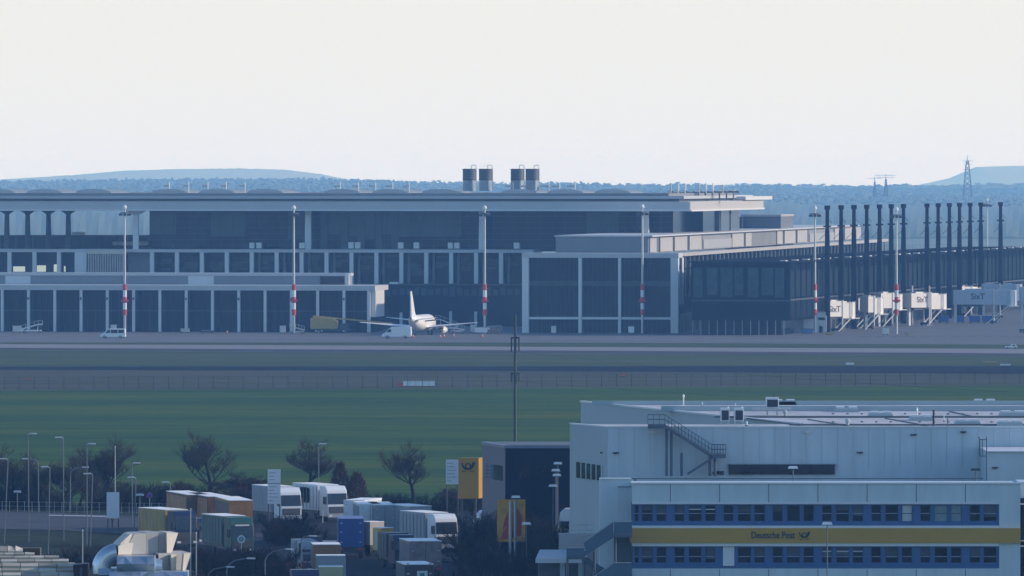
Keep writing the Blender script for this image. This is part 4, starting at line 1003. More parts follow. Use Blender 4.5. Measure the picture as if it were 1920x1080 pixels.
# horn emblem (ring, cone and arrows)
def horn(parent, cx, y, cz, s, m):
    def arc(r0, r1, a0, a1, n=28):
        b = MB(); i = 0
        for k in range(n+1):
            a = R(a0+(a1-a0)*k/n); b.v += [(cx+s*r0*math.cos(a), y, cz+s*r0*math.sin(a)),(cx+s*r1*math.cos(a), y, cz+s*r1*math.sin(a)),(cx+s*r0*math.cos(a), y+.03, cz+s*r0*math.sin(a)),(cx+s*r1*math.cos(a), y+.03, cz+s*r1*math.sin(a))]
        for k in range(n):
            j = 4*k; b.f += [(j,j+4,j+5,j+1),(j+2,j+3,j+7,j+6),(j,j+2,j+6,j+4),(j+1,j+5,j+7,j+3)]
        return b
    b = arc(.27,.44,-200,160)
    # swept lower bow running up to the bell on the right and to the mouthpiece on the left
    P = [(-.98,.48,-.80,.44),(-.86,.05,-.64,.12),(-.66,-.30,-.46,-.12),(-.36,-.50,-.24,-.30),(0,-.56,0,-.36),(.38,-.50,.22,-.30),(.66,-.26,.42,-.04),(.86,.10,.52,.24),(1.02,.56,.58,.52)]
    for (ax_,az_,bx_,bz_),(cx_,cz_,dx_,dz_) in zip(P[:-1], P[1:]):
        b.quad((cx+s*ax_,y+.001,cz+s*az_),(cx+s*cx_,y+.001,cz+s*cz_),(cx+s*dx_,y+.001,cz+s*dz_),(cx+s*bx_,y+.001,cz+s*bz_))
        b.quad((cx+s*bx_,y+.03,cz+s*bz_),(cx+s*dx_,y+.03,cz+s*dz_),(cx+s*cx_,y+.03,cz+s*cz_),(cx+s*ax_,y+.03,cz+s*az_))
    for sg in (-1,1):
        b.quad((cx+sg*s*.08,y+.001,cz-s*.62),(cx+sg*s*.40,y+.001,cz-s*.64),(cx+sg*s*.86,y+.001,cz-s*.86),(cx+sg*s*.46,y+.001,cz-s*.80))
        b.quad((cx+sg*s*.46,y+.001,cz-s*.64),(cx+sg*s*.60,y+.001,cz-s*.64),(cx+sg*s*.92,y+.001,cz-s*.80),(cx+sg*s*.78,y+.001,cz-s*.80))
    return b.build('horn_emblem', m, parent)
text_mesh('Deutsche Post', .83, 'lettering', M_navy, post, (fx(1408), DO-.33, fz_(1009)), extr=.012, sx=.76, bold=.012)
horn(post, fx(1508), DO-.34, fz_(1002.5), 11*DO/F, M_navy)
# recessed dark strip beyond the right end
MB().box(x1+.003, x1+6, DO+1.6, DO+7, -2, fz_(905)).build('end_bay', M_wallp, post)
MB().box(fx(1915), x1+6, DO+1.4, DO+1.598, -2, fz_(935)).build('end_glazing', M_pane, post)
for py in (945,1014,1024): MB().box(fx(1914), x1+6, DO+1.0, DO+1.39, fz_(py+2), fz_(py)).build('end_ledge', M_trim, post)
# left rear part of the office block with recessed panel
MB().box(fx(1125), x0-.003, DO+3, DO+6.5, -2, fz_(901)).build('side_wall', M_wallp, post)
MB().box(fx(1124), x0, DO+2.9, DO+3.2, fz_(901)+.002, fz_(899.3)).build('side_cap', M_trim, post)
MB().box(x0, fx(1853), DO+8, DO+8.1, fz_(905), fz_(903)).build('roof_rail', M_seam, post)
MB().box(x0+.3, x0+.5, DO+7.9, DO+8.2, fz_(907.5)-1.4, fz_(905)).build('rail_post', M_seam, post)
MB().box(fx(1160), x0-.01, DO+2.93, DO+2.997, fz_(1100), fz_(916)).build('side_recess', M_wallh, post)
MB().box(fx(1160)-.05, x0-.01, DO+2.86, DO+2.93, fz_(916), fz_(914.5)).build('recess_head', M_seam, post)
MB().box(fx(1152), x0-.02, DO+2.9, DO+2.96, fz_(1100), fz_(1007)).build('dark_door', mat('shaded_door', (.10,.12,.14), .6), post)
# ---- hall
hallp = thing('postal_hall', 'large grey blue windowless hall with a flat lit roof behind the office block', 'building', (0,0,0))
zh = 38-464*736/F
hx = lambda px: X(px, 736)
MB().prism([(hx(1139),736),(75,736),(75,746),(X(1069,746),746)], 0, zh-.12).build('front_wing', M_wallh, hallp)
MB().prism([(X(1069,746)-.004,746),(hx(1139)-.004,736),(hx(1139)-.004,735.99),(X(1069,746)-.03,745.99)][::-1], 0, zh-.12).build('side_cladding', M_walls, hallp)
MB().box(hx(1139)-.1, 75, 735.9, 736.3, zh-.118, zh).build('parapet_cap', M_trim, hallp)
MB().prism([(X(1069,746)-.1,746),(X(1069,746)+.2,746),(hx(1139)+.2,736.31),(hx(1139)-.1,736.31)][::-1], zh-.118, zh).build('parapet_cap', M_trim, hallp)
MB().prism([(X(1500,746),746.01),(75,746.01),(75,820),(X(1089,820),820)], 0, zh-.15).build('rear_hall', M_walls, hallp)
MB().prism([(X(1500,746)-.1,746.01),(X(1500,746)+.3,746.01),(X(1089,820)+.3,820),(X(1089,820)-.1,820)], zh-.148, zh+.02).build('parapet_cap', M_trim, hallp)
# vertical cladding joints
for k in range(26):
    px = 1160+k*29.3
    if px < 1905: MB().box(hx(px)-.02, hx(px)+.02, 735.985, 735.997, 12, zh-.12).build('cladding_joint', M_walls, hallp)
M_deck = mat('roof_membrane', (.44,.44,.46), .75, var=.22, scale=.35, stretch=(1,.25,1))
MB().prism([(X(1500,746)+.35,746.05),(74.8,746.05),(74.8,819.5),(X(1089,820)+.5,819.5)], zh-.147, zh-.10).build('roof_deck', M_deck, hallp)
MB().prism([(hx(1139)+.3,736.35),(74.8,736.35),(74.8,746.0),(X(1069,746)+.35,746.0)], zh-.4, zh-.119).build('roof_deck', M_deck, hallp)
def rl(name, pa, pb, ya, h, dep, m=M_walls):     # ridge / upstand across the roof at image row ya
    D = F*(H-zh)/(ya-YH); MB().box(X(pa,D), min(74.5,X(pb,D)), D, D+dep, zh-.099, zh+h).build(name, m, hallp)
rl('rear_upstand', 1110, 2000, 757.5, .32, .3); rl('roof_step', 1240, 2000, 769, .40, 1.2)
rl('roof_joint', 1340, 2000, 781.5, .08, .18, M_seam); rl('roof_joint', 1480, 2000, 796, .06, .15, M_seam)
b = MB()
rr = random.Random(3)
# creases across the membrane
for (pa,ya,pb,yb) in ((1515,785,1590,797),(1660,783,1740,797),(1780,770,1830,781),(1400,783,1500,796)):
    Da, Db = F*(H-zh)/(ya-YH), F*(H-zh)/(yb-YH); a = Vector((X(pa,Da),Da,zh-.07)); c = Vector((X(pb,Db),Db,zh-.07)); MB().tube(a,c,.08,.08,4).build('roof_crease', M_seam, hallp)
for ya in (775, 790):
    D = F*(H-zh)/(ya-YH); b = MB()
    for k in range(14): px = 1560+k*27; b.box(X(px,D), X(px,D)+.22, D, D+.5, zh-.099, zh+.0)
    build_each(b, 'roof_fixing', M_seam, hallp)
# rooftop lights (long low boxes with a lit edge)
def rooflight(px, py, wp, label):
    D = F*(H-zh)/(py-YH); s = D/F; w_ = wp*s
    t = thing('roof_light', label, 'roof light', (X(px,D),D,zh-.099), 0, 'long low roof lights on the postal hall')
    MB().extr([(-w_/2,0),(w_/2,0),(w_/2-.15,.34),(-w_/2+.15,.34)],1,0,2.6).build('kerb', M_walls, t)
    for k in (0,1): MB().box(-w_/2+.25+k*w_/2, k*w_/2-.2+.0, .3, 2.3, .342, .52).build('glazing', M_trim, t)
for px, py, wp, l in ((1471,757.5,46,'roof light just behind the large air conditioner'),(1588,771,48,'roof light right of centre on the shaded roof step'),(1847,757,46,'rearmost roof light near the right edge'),(1728,787,46,'roof light just left of the black flue'),
    (1900,779,52,'roof light at the right edge, middle row'),(1895,797,50,'roof light at the right edge, front row'),(1652,780,48,'low shaded roof light between the black flue and the mushroom vents'),(1815,795,50,'low shaded roof light right of the black flue')): rooflight(px, py, wp, l)
# air conditioners
def aircon(px, py, wp, hp, label, big=False):
    D = F*(H-zh)/(py-YH); s = D/F; w_ = wp*s; h = hp*s
    t = thing('air_conditioner', label, 'air conditioner', (X(px,D),D,zh-.1), 0, 'air conditioners on the postal hall roof')
    lo = .25 if not big else .7
    MB().box(-w_/2,w_/2,0,.9,lo,h).build('casing', M_trim, t, bevel=.03)
    MB().box(-w_/2+.12,w_/2-.08,-.05,-.003,lo+.1,h-.22).build('grille', M_navy, t)
    for sx in (-1,1): MB().box(sx*w_*.38-.06,sx*w_*.38+.06,.1,.8,0,lo).build('foot', M_metal, t)
    if big: MB().box(-w_/2-1.2,w_/2+1.2,-.2,1.1,lo-.2,lo-.003).build('frame', M_metal, t); MB().tube((.2,.4,h),(.2,.4,h+.35),.05,.05,6).build('pipe', M_dmetal, t)
    else: MB().tube((w_*.35,.4,h),(w_*.35,.4,h+.12),.08,.08,6).build('knob', M_white, t)
def on_front(D_=741): return D_
for px, wp, l in ((1359.5,17,'tall narrow air conditioner, left one of the pair at the roof front'),(1385.5,18,'tall narrow air conditioner, right one of the pair at the roof front')): aircon(px, 793, wp, 30, l)
aircon(1448, 777, 24, 34, 'large air conditioner on a steel frame standing higher up the roof', True)
def rpost(px, pb, pt, r, label, m, cap=None, name='roof_pipe'):
    D = F*(H-zh)/(pb-YH); s = D/F; h = (pb-pt)*s
    t = thing(name, label, 'pipe', (X(px,D),D,zh-.1), 0)
    MB().tube((0,0,0),(0,0,h),r,r,8).build('pipe', m, t)
    MB().tube((0,0,0),(0,0,.12),r*2,r*1.4,8).build('collar', M_seam, t)
    if cap: MB().tube((0,0,h),(0,0,h+.25),cap,cap*.4,8).build('cowl', m, t)
rpost(1281.5, 761, 742, .07, 'white thin roof pipe above the domed skylight', M_white, .12)
rpost(1317, 760, 752, .06, 'short white pipe right of the domed skylight', M_white)
rpost(1379, 763, 754, .06, 'thin white pipe behind the air conditioner pair', M_white)
rpost(1719.5, 780, 767, .09, 'white thin pipe behind a roof light left of the black flue', M_white, .1)
rpost(1750.5, 798, 766, .10, 'black tall flue standing at the front of the roof', M_navy)
rpost(1589, 797, 788, .16, 'mushroom vent with dark cowl at the front of the roof', M_walls, .3)
rpost(1472, 781, 772, .13, 'mushroom vent right of the large air conditioner', M_walls, .28)
rpost(1400, 797, 788, .10, 'short pale pipe beside the air conditioner pair', M_trim)
rpost(1777, 797, 782, .05, 'thin angled pipe right of the black flue', M_seam)
rpost(1770, 789, 775, .05, 'thin faint mast behind the angled pipe', M_trim)
D = F*(H-zh)/(767-YH); t = thing('skylight_dome', 'shallow pale blue domed skylight near the left of the hall roof', 'skylight', (X(1278,D),D,zh-.1))
s = D/F; MB().extr([(-14*s,0),(14*s,0),(9*s,6*s),(4*s,8.5*s),(-4*s,8.5*s),(-9*s,6*s)],1,0,1.6).build('dome', mat('dome_glass', (.45,.62,.68), .2), t); MB().box(-15*s,15*s,-.1,1.7,0,.1).build('kerb', M_walls, t)
# hall front details
MB().box(hx(1366), hx(1565), 735.75, 735.98, 11.5, Z(871.5,736)).build('dark_window', M_wind, hallp)
MB().box(hx(1364), hx(1567), 735.6, 735.98, Z(871.4,736), Z(870,736)).build('window_hood', M_seam, hallp)
for px,wp in ((1390,16),(1424,8)): MB().box(hx(px), hx(px+wp), 735.70, 735.748, 11.5, Z(882,736)).build('inner_light', M_pane, hallp)
MB().box(hx(1343), hx(1357), 735.8, 735.98, 11.5, Z(883,736)).build('door', M_wind, hallp)
MB().box(hx(1336), hx(1339), 735.8, 735.98, 11.5, Z(885,736)).build('small_window', M_wind, hallp)
# slanted window strip in the side face
for k in range(5):
    q = lambda t: ((X(1069,746)-.03)*(1-t)+(hx(1139)-.01)*t, 746*(1-t)+736*t)
    a, c = q(.20+k*.135), q(.20+k*.135+.125)
    z1 = Z(868+k*.5, 741); z0_ = Z(898,741)
    MB().prism([(a[0]-.10,a[1]-.04),(c[0]-.10,c[1]-.04),(c[0],c[1]),(a[0],a[1])], z0_, z1).build('side_window', M_wind, hallp)
    MB().prism([(c[0]-.13,c[1]-.05),(c[0]-.05,c[1]-.12),(c[0]+.02,c[1]-.02),(c[0],c[1])], z0_, z1).build('mullion', M_trim, hallp)
for px, py, D in ((1131,849,737.5),(1155,849,735.9),(1612,848.5,735.9),(1713,815,735.9),(1806,810,735.9),(1222,810,735.9),(1514,810,735.9),(1866,877,724.9)):
    t = thing('wall_fixture', {1131:'tiny dark fixture on the hall side wall near its corner',1155:'tiny dark fixture on the hall front wall near its left corner',1612:'tiny dark fixture right of the long dark hall window',1713:'tiny dark fixture high on the hall wall below the white pipe',1806:'wider dark fixture high on the hall wall, right part',1222:'small pale vent under the stair landing on the hall wall',1514:'small pale vent high on the middle of the hall wall',1866:'tiny dark fixture on the projecting wall at the right'}[px], 'wall fixture', (X(px,D),D,Z(py,D)), 0, 'small fixtures on the hall walls')
    m = M_panel if px in (1222,1514) else M_navy
    MB().box(-.28,.28,-.12,.085,-.05,.06).build('body', m, t); MB().box(-.1,.1,-.2,-.121,-.1,.0).build('nozzle', m, t)
# projecting lower block at the right with ladder cage
MB().box(X(1852,725), 75, 725, 735.9, 0, Z(847.5,725)).build('projecting_wing', M_wallh, hallp)
MB().box(X(1850,725), 75.1, 724.8, 735.95, Z(847.5,725)+.002, Z(845.5,725)).build('wing_cap', M_trim, hallp)
lad = thing('roof_ladder', 'dark steel ladder with a cage hanging at the hall wall near the right edge', 'ladder', (0,724,0))
L_ = lambda px: X(px,724); Lz = lambda py: Z(py,724)
MB().path([(L_(1850),0,Lz(819)),(L_(1850),0,Lz(905))], .045, 5).build('rail', M_rail, lad)
MB().path([(L_(1835),0,Lz(819)),(L_(1837),0,Lz(823)),(L_(1837),0,Lz(855))], .06, 5).build('rail', M_rail, lad)
for a,c in (((1837,824),(1850,824)),((1837,855),(1850,855)),((1842,824),(1842,855))): MB().path([(L_(a[0]),0,Lz(a[1])),(L_(c[0]),0,Lz(c[1]))], .04, 5).build('hoop', M_rail, lad)
# ---- roof access stairs on the hall front
st = thing('roof_staircase', 'dark blue steel staircase climbing the hall front to its roof', 'staircase', (0,0,0))
D1 = 734.2
P = lambda px, py, d=0: (X(px,D1+d), D1+d, Z(py,D1+d))
def slabl(pa, pb, w_, th, name, m, n=0):
    b = MB(); a = Vector(P(*pa)); c = Vector(P(*pb)); b.v = [tuple(a),tuple(c),tuple(c+Vector((0,w_,0))),tuple(a+Vector((0,w_,0))),tuple(a-Vector((0,0,th))),tuple(c-Vector((0,0,th))),tuple(c+Vector((0,w_,-th))),tuple(a+Vector((0,w_,-th)))]
    for f in ((0,3,2,1),(4,5,6,7),(0,1,5,4),(1,2,6,5),(2,3,7,6),(3,0,4,7)): b.f.append(f)
    return b.build(name, m, st)
slabl((1215,796),(1247,796),1.2,.35,'top_landing',M_rail)
slabl((1247,797),(1335,853),1.2,.30,'flight',M_rail)
slabl((1333,853),(1361,853),1.2,.28,'landing',M_rail)
slabl((1289,887),(1336,857),1.2,.22,'lower_flight',M_rail)
for side in (0.0, 1.2):
    b = MB()
    for top in (0, -9, -18):
        b.path([Vector(P(1215,796+top))+Vector((0,side,0)), Vector(P(1247,796+top))+Vector((0,side,0)), Vector(P(1335,852+top))+Vector((0,side,0)), Vector(P(1361,852+top))+Vector((0,side,0))], .028, 4)
    for k in range(4): b.path([Vector(P(1215+k*10.6,796))+Vector((0,side,0)), Vector(P(1215+k*10.6,778))+Vector((0,side,0))], .025, 4)
    for k in range(15):
        t_ = k/14; b.path([Vector(P(1247+88*t_,797+55*t_))+Vector((0,side,0)), Vector(P(1247+88*t_,779+55*t_))+Vector((0,side,0))], .02, 4)
    for k in range(6): b.path([Vector(P(1335+k*5.2,852))+Vector((0,side,0)), Vector(P(1335+k*5.2,834))+Vector((0,side,0))], .022, 4)
    b.build('railing', M_rail, st)
for px, yt in ((1250,800),(1259,806),(1278,850),(1331,856),(1341,856)):
    MB().tube((X(px,D1),D1+.6,11.4),(X(px,D1),D1+.6,Z(yt,D1)),.12,.12,6).build('post', M_rail, st)
# ---- entrance stairs at the left of the office block
es = thing('entrance_stairs', 'blue panelled outside stairs climbing to the left side of the office block', 'staircase', (0,0,0))
D2 = 697
Q = lambda px, py: (X(px,D2), Z(py,D2))
def para(pts, y0, y1, name, m): b = MB(); b.extr([Q(*p) for p in pts], 1, y0, y1); return b.build(name, m, es)
para([(1094,1018),(1150,979),(1150,1006),(1100,1040)], D2-.1, D2, 'balustrade', M_stairb)
para([(1151,979),(1185,979),(1185,1001),(1151,1001)], D2-.1, D2, 'balustrade', M_stairb)
para([(1150,1001.5),(1185,1001.5),(1185,1007),(1150,1007)], D2, D2+5.9, 'landing', M_rail)
para([(1093,1036),(1150,1001),(1150,1008),(1093,1045)], D2+.003, D2+1.6, 'flight', M_rail)
para([(1062,1028),(1096,1028),(1096,1045),(1062,1045)], D2-.1, D2, 'balustrade', M_stairb)
para([(1062,1045.1),(1100,1045.1),(1100,1049),(1062,1049)], D2, D2+1.8, 'landing', M_rail)
para([(1100,1046),(1150,1078),(1150,1100),(1140,1100),(1090,1052)], D2+1.8, D2+1.9, 'balustrade', M_stairb)
para([(1120,1080),(1150,1057),(1185,1057),(1185,1110),(1120,1110)], D2-.1, D2, 'balustrade', M_stairb)
for a, c in (((1093,1016),(1151,977)),((1151,977),(1185,977)),((1062,1027),(1093,1027)),((1110,1084),(1151,1055)),((1151,1055),(1185,1055))):
    MB().path([(Q(*a)[0],D2-.05,Q(*a)[1]),(Q(*c)[0],D2-.05,Q(*c)[1])], .045, 5).build('handrail', M_metal, es)
for px in (1064,1094,1115,1154): MB().tube((X(px,D2),D2+.9,0),(X(px,D2),D2+.9,Z(1046 if px < 1110 else 1035 if px < 1150 else 1008,D2)),.1,.1,6).build('post', M_rail, es)
# pale porch roof, railings and kerb left of the stairs
pr = thing('loading_porch', 'low flat porch with a pale blue worn roof left of the entrance stairs', 'porch', (0,0,0))
D3 = 715
MB().prism([(X(1004,D3),D3),(X(1100,D3),D3),(X(1104,D3),D3+18),(X(1012,D3+18),D3+18)], Z(1048,D3)-.3, Z(1048,D3)).build('roof', mat('worn_roof', (.38,.42,.46), .6, var=.35, scale=.8), pr)
MB().box(X(1004,D3), X(1100,D3), D3-.1, D3-.003, Z(1048,D3)-.35, Z(1048,D3)+.05).build('fascia', M_trim, pr)
MB().box(X(1010,D3), X(1098,D3), D3+3, D3+16, 0, Z(1048,D3)-.31).build('wall', mat('porch_wall', (.10,.11,.12), .7, var=.3, scale=.6), pr)
for px in (1050,1084): MB().box(X(px,D3), X(px+9,D3), D3+.2, D3+.6, 0, Z(1048,D3)-.31).build('pillar', M_walls, pr)
gr = thing('dock_railing', 'pale railing on a raised dock between the truck cab and the hall side wall', 'railing', (0,0,0))
D4 = 735
for py in (984,994): MB().path([(X(1066,D4),D4,Z(py,D4)),(X(1112,D4),D4,Z(py,D4))], .04, 5).build('rail', M_metal, gr)
for px in (1068,1083,1099): MB().path([(X(px,D4),D4,Z(1004,D4)),(X(px,D4),D4,Z(982,D4))], .04, 5).build('post', M_metal, gr)
MB().box(X(1048,D4), X(1118,D4), D4, D4+2, 0, Z(1001,D4)).build('dock', M_conc, gr)
# ---- dark building left of the hall
dk = thing('dark_building', 'dark navy flat roofed building with a lighter left wall behind the yellow sign', 'building', (0,0,0))
Dk = 850; zk = Z(835,Dk)
xa, xb = X(948,Dk), X(1075,Dk)
Dkb = 862; xc = X(905, Dkb)
M_dkn = mat('dark_cladding', (.003,.006,.018), .7, var=.15, scale=.2, spec=.1); M_dks = mat('slate_cladding', (.075,.085,.115), .6, var=.06, scale=.3)
MB().prism([(xa,Dk),(xb,Dk),(xb,Dkb),(xc,Dkb)], 0, zk-.3).build('dark_walls', M_dkn, dk)
MB().prism([(xa-.06,Dk-.003),(xa-.003,Dk-.0),(xc-.003,Dkb),(xc-.06,Dkb)], 0, zk-.3).build('left_wall', M_dks, dk)
MB().prism([(xa-.15,Dk-.15),(xb,Dk-.15),(xb,Dkb+.1),(xc-.15,Dkb+.1)], zk-.298, zk).build('roof_edge', mat('slate_edge', (.16,.18,.22), .6), dk)
MB().prism([(xa+.5,Dk+.5),(xb,Dk+.5),(xb,Dkb-.6),(xc+.8,Dkb-.6)], zk+.001, zk+.03).build('roof_deck', M_seam, dk)
tq = lambda t: (xa+(xc-xa)*t, Dk+(Dkb-Dk)*t)
for k in range(5):
    a, c = tq(.10+k*.16), tq(.10+k*.16+.15)
    MB().prism([(a[0]-.12,a[1]),(a[0]-.062,a[1]),(c[0]-.062,c[1]),(c[0]-.12,c[1])], Z(896,860), Z(868,860)).build('window', M_wind, dk)
for pa, pb in ((975,995),(1003,1012),(1016,1024)): MB().box(X(pa,Dk),X(pb,Dk),Dk-.06,Dk-.003,Z(896,Dk),Z(870,Dk)).build('window', M_wind, dk)
MB().box(xa+1, xa+3.2, Dk-.08, Dk-.004, 0, Z(955,Dk)).build('door', M_wind, dk)
# ------------------------------------------------------------------ bare trees and shrubs
M_bark = mat('bark', (.022,.022,.02), .9, var=.3, scale=2, spec=.1)
M_twig = mat('twigs', (.042,.038,.028), .95, var=.3, scale=1, spec=.05)
M_twigr = mat('reddish_twigs', (.045,.018,.022), .95, var=.3, scale=1, spec=.05)
M_twigk = mat('dark_twigs', (.010,.012,.012), .95, var=.4, scale=.7, spec=.05)
def grow(trunk, crown, p, d, L, r, lev, maxlev, rr, up, kids_=4, droop=0.0):
    seg = 3; pts = [p]; rs = [r]
    for k in range(seg):
        d = (d+Vector((rr.uniform(-1,1),rr.uniform(-1,1),rr.uniform(-1,1)))*.15+Vector((0,0,up))*.22).normalized()
        p = p+d*(L/seg); pts.append(p); rs.append(r*(1-.42*(k+1)/seg))
    b = trunk if lev <= 1 else crown
    for k in range(seg): b.tube(pts[k], pts[k+1], rs[k], rs[k+1], 6 if lev == 0 else 4 if lev < 3 else 3, False)
    if lev >= maxlev: return
    n = kids_+(1 if rr.random() < .5 else 0)
    for k in range(n):
        t = rr.uniform(.3,1)
        q = pts[0].lerp(pts[-1], t) if t < 1 else pts[-1]
        idx = min(seg-1, int(t*seg)); q = pts[idx].lerp(pts[idx+1], t*seg-idx)
        ax_ = Vector((rr.uniform(-1,1),rr.uniform(-1,1),rr.uniform(-.1,.35))).normalized()
        nd = (d*rr.uniform(.5,.95)+ax_*rr.uniform(.55,.9)).normalized()
        grow(trunk, crown, q, nd, L*rr.uniform(.5,.75)*(1.15-.3*t), max(.0095,r*.5), lev+1, maxlev, rr, up, kids_)
    grow(trunk, crown, pts[-1], d, L*.7, max(.0095,rs[-1]), lev+1, maxlev, rr, up, kids_)
def tree(px, pytop, pybase, label, seed, group='bare trees along the meadow edge', name='bare_tree', D=None, levels=5, wide=.85, m=None, trunk=.42):
    D = D or DG(pybase); h = Z(pytop, D); rr = random.Random(seed)
    t = thing(name, label, 'tree', (X(px,D),D,0), 0, group)
    tb, cb_ = MB(), MB()
    L0 = h*trunk
    grow(tb, cb_, Vector((0,0,0)), Vector((0,0,1)), L0, h*.022, 0, levels, rr, .8)
    zmax = max(v[2] for v in cb_.v); sc_ = (h-L0*.2)/zmax if zmax else 1
    f = h/zmax; xs = sorted(abs(v[0]) for v in cb_.v); wide = .5*wide*.92*h/(xs[int(len(xs)*.97)]*f)
    cb_.v = [(v[0]*f*wide, v[1]*f*wide, v[2]*f) for v in cb_.v]; tb.v = [(v[0]*f*wide, v[1]*f*wide, v[2]*f) for v in tb.v]
    tb.build('trunk', M_bark, t); cb_.build('crown', m or M_twig, t); return t
tree(395, 798, 925, 'broad bare tree behind the group of orange sided trailers', 3, wide=.85)
tree(203, 806, 945, 'tall bare tree behind the white sign with the sapling in front', 8, wide=.9)
tree(578, 812, 925, 'bare tree rising behind the two white lorry cabs', 5, wide=.8)
tree(775, 818, 940, 'broad bare tree standing free on the meadow left of the yellow sign', 12, wide=.9)
tree(62, 838, 952, 'bare tree behind the street lamps near the left edge', 21, wide=.9)
tree(110, 845, 952, 'thin bare tree between the left edge tree and the white sign', 22, wide=1.1, levels=5)
tree(12, 828, 950, 'bare tree cut by the left edge of the photo', 23, wide=.9)
tree(150, 868, 950, 'low bare tree left of the tall tree behind the white sign', 24, wide=.9)
tree(335, 895, 950, 'small bare tree left of the orange sided trailers', 26, wide=.9)
tree(450, 880, 945, 'low bushy bare tree right of the orange sided trailers', 27, wide=1.6)
tree(245, 895, 955, 'small bare tree right of the white sign', 28, wide=1.3)
tree(860, 905, 955, 'low bare tree below the yellow sign', 29, wide=1.6)
def shrub_mesh(seed, h, w_, n=260, stems=7):
    rr = random.Random(seed); b = MB()
    for k in range(stems):
        a = rr.uniform(0,6.28); q = Vector((math.cos(a)*rr.random()*.3*w_, math.sin(a)*rr.random()*.3*w_, 0))
        d = Vector((math.cos(a)*.45, math.sin(a)*.45, 1)).normalized(); L = h*rr.uniform(.75,1.05)
        e = q+d*L*.9; b.tube(q, e, .035, .015, 4, False)
        for j in range(n//stems):
            t = rr.uniform(.1,1); s_ = q.lerp(e, t); dd = (d*.6+Vector((rr.uniform(-1,1),rr.uniform(-1,1),rr.uniform(-.4,.9)))).normalized()
            l = h*rr.uniform(.12,.34); m_ = s_+dd*l*.5; ee = m_+(dd+Vector((rr.uniform(-.4,.4),rr.uniform(-.4,.4),.3))).normalized()*l*.5
            b.tube(s_, m_, .022, .017, 3, False); b.tube(m_, ee, .017, .012, 3, False)
    return b
shr = {}
for nm, m, sd_, w_ in (('a',M_twigk,1,1.5),('b',M_twigk,2,2.2),('c',M_twig,3,1.8),('d',M_twigr,4,1.8)):
    b = shrub_mesh(sd_, 3.0, w_, 420, 11); c = MB()
    for q in range(70):
        rr = random.Random(q+sd_*99); a = rr.uniform(0,6.28); rad = rr.random()**.5*w_*.75
        blob(c, (rad*math.cos(a), rad*math.sin(a), rr.uniform(.1,1.5)), rr.uniform(.06,.16), rr.uniform(.05,.14), rr)
    shr[nm] = (b.mesh('twigs', m), c.mesh('undergrowth', M_twigk if nm != 'd' else M_twigr))
def shrub(kind, x, y, s, rz, label, group, name='bare_shrub'):
    t = thing(name, label, 'shrub', (x,y,0), rz, group); t.scale = (s*1.25,s*1.25,s)
    for k, nm in ((0,'twigs'),(1,'undergrowth')):
        o = bpy.data.objects.new(nm, shr[kind][k]); COL.objects.link(o); o.parent = t
    return t
rr = random.Random(77)
def thicket(n, x0, x1, y0, y1, s0, s1, kinds, label, group):
    """shrubs on ground seen between picture rows y0 (far) and y1 (near)"""
    for k in range(n):
        py = y0+(y1-y0)*rr.random(); px = rr.uniform(x0,x1); D = DG(py)
        shrub(rr.choice(kinds), X(px,D), D, rr.uniform(s0,s1), rr.uniform(0,6.28), label, group)
thicket(26, 705, 905, 952, 962, .45, .7, 'abc', 'dark leafless shrub in the long hedge behind the white trailers', 'hedge behind the white trailers')
thicket(30, 845, 1035, 1010, 1075, .9, 1.35, 'abc', 'dark leafless shrub in the thicket below the yellow and red banner', 'thicket below the banner')
thicket(26, 850, 1040, 1085, 1170, .9, 1.3, 'abc', 'dark leafless shrub in the foremost thicket left of the porch', 'foremost thicket')
thicket(26, 380, 560, 1075, 1150, .8, 1.15, 'abd', 'dark leafless shrub in the thicket below the green lorry', 'thicket below the green lorry')
thicket(16, 485, 600, 1000, 1030, .5, .8, 'abd', 'dark leafless shrub below the two white lorry cabs', 'shrubs below the white cabs')
thicket(16, 735, 850, 1000, 1030, .7, 1.05, 'abd', 'dark leafless shrub in front of the long white trailers', 'shrubs in front of the long trailers')
thicket(14, 900, 1050, 968, 1000, .8, 1.2, 'abd', 'dark leafless shrub in front of the dark navy building', 'shrubs at the dark building')
thicket(22, 15, 320, 1050, 1085, .4, .8, 'abc', 'low dark shrub on the bank in front of the access road', 'low shrubs on the bank')
thicket(22, -10, 300, 951, 957, .7, 1.1, 'abc', 'dark leafless shrub in the row behind the access road', 'shrubs behind the access road')
thicket(8, 300, 480, 945, 955, .7, 1.1, 'abd', 'dark leafless shrub behind the orange sided trailers', 'shrubs behind the trailers')
# reddish conical bush
def cone_bush(px, yt, yb, wpx, label, seed):
    D = 925; h = Z(yt,D); w_ = wpx*D/F/2; rr = random.Random(seed); b = MB()
    t = thing('reddish_bush', label, 'bush', (X(px,D),D,0), 0, 'reddish bushes behind the white lorries')
    for k in range(1500):
        z = h*rr.random()**1.3; f = (1-(z/h)**1.8)**.6; a = rr.uniform(0,6.28); q = w_*f*rr.random()**.4
        p = Vector((q*math.cos(a), q*math.sin(a), z)); e = p+Vector((math.cos(a)*.3,math.sin(a)*.3,rr.uniform(.25,.8)))*rr.uniform(.5,1.1)
        b.tube(p, e, .04, .012, 3, False)
    b.build('twigs', M_twigr, t); MB().tube((0,0,0),(0,0,h*.6),.1,.04,5).build('trunk', M_bark, t)
cone_bush(637, 872, 960, 44, 'left taller reddish bush behind the white lorry cab', 5)
cone_bush(668, 892, 960, 52, 'right lower reddish bush behind the white lorry cab', 6)
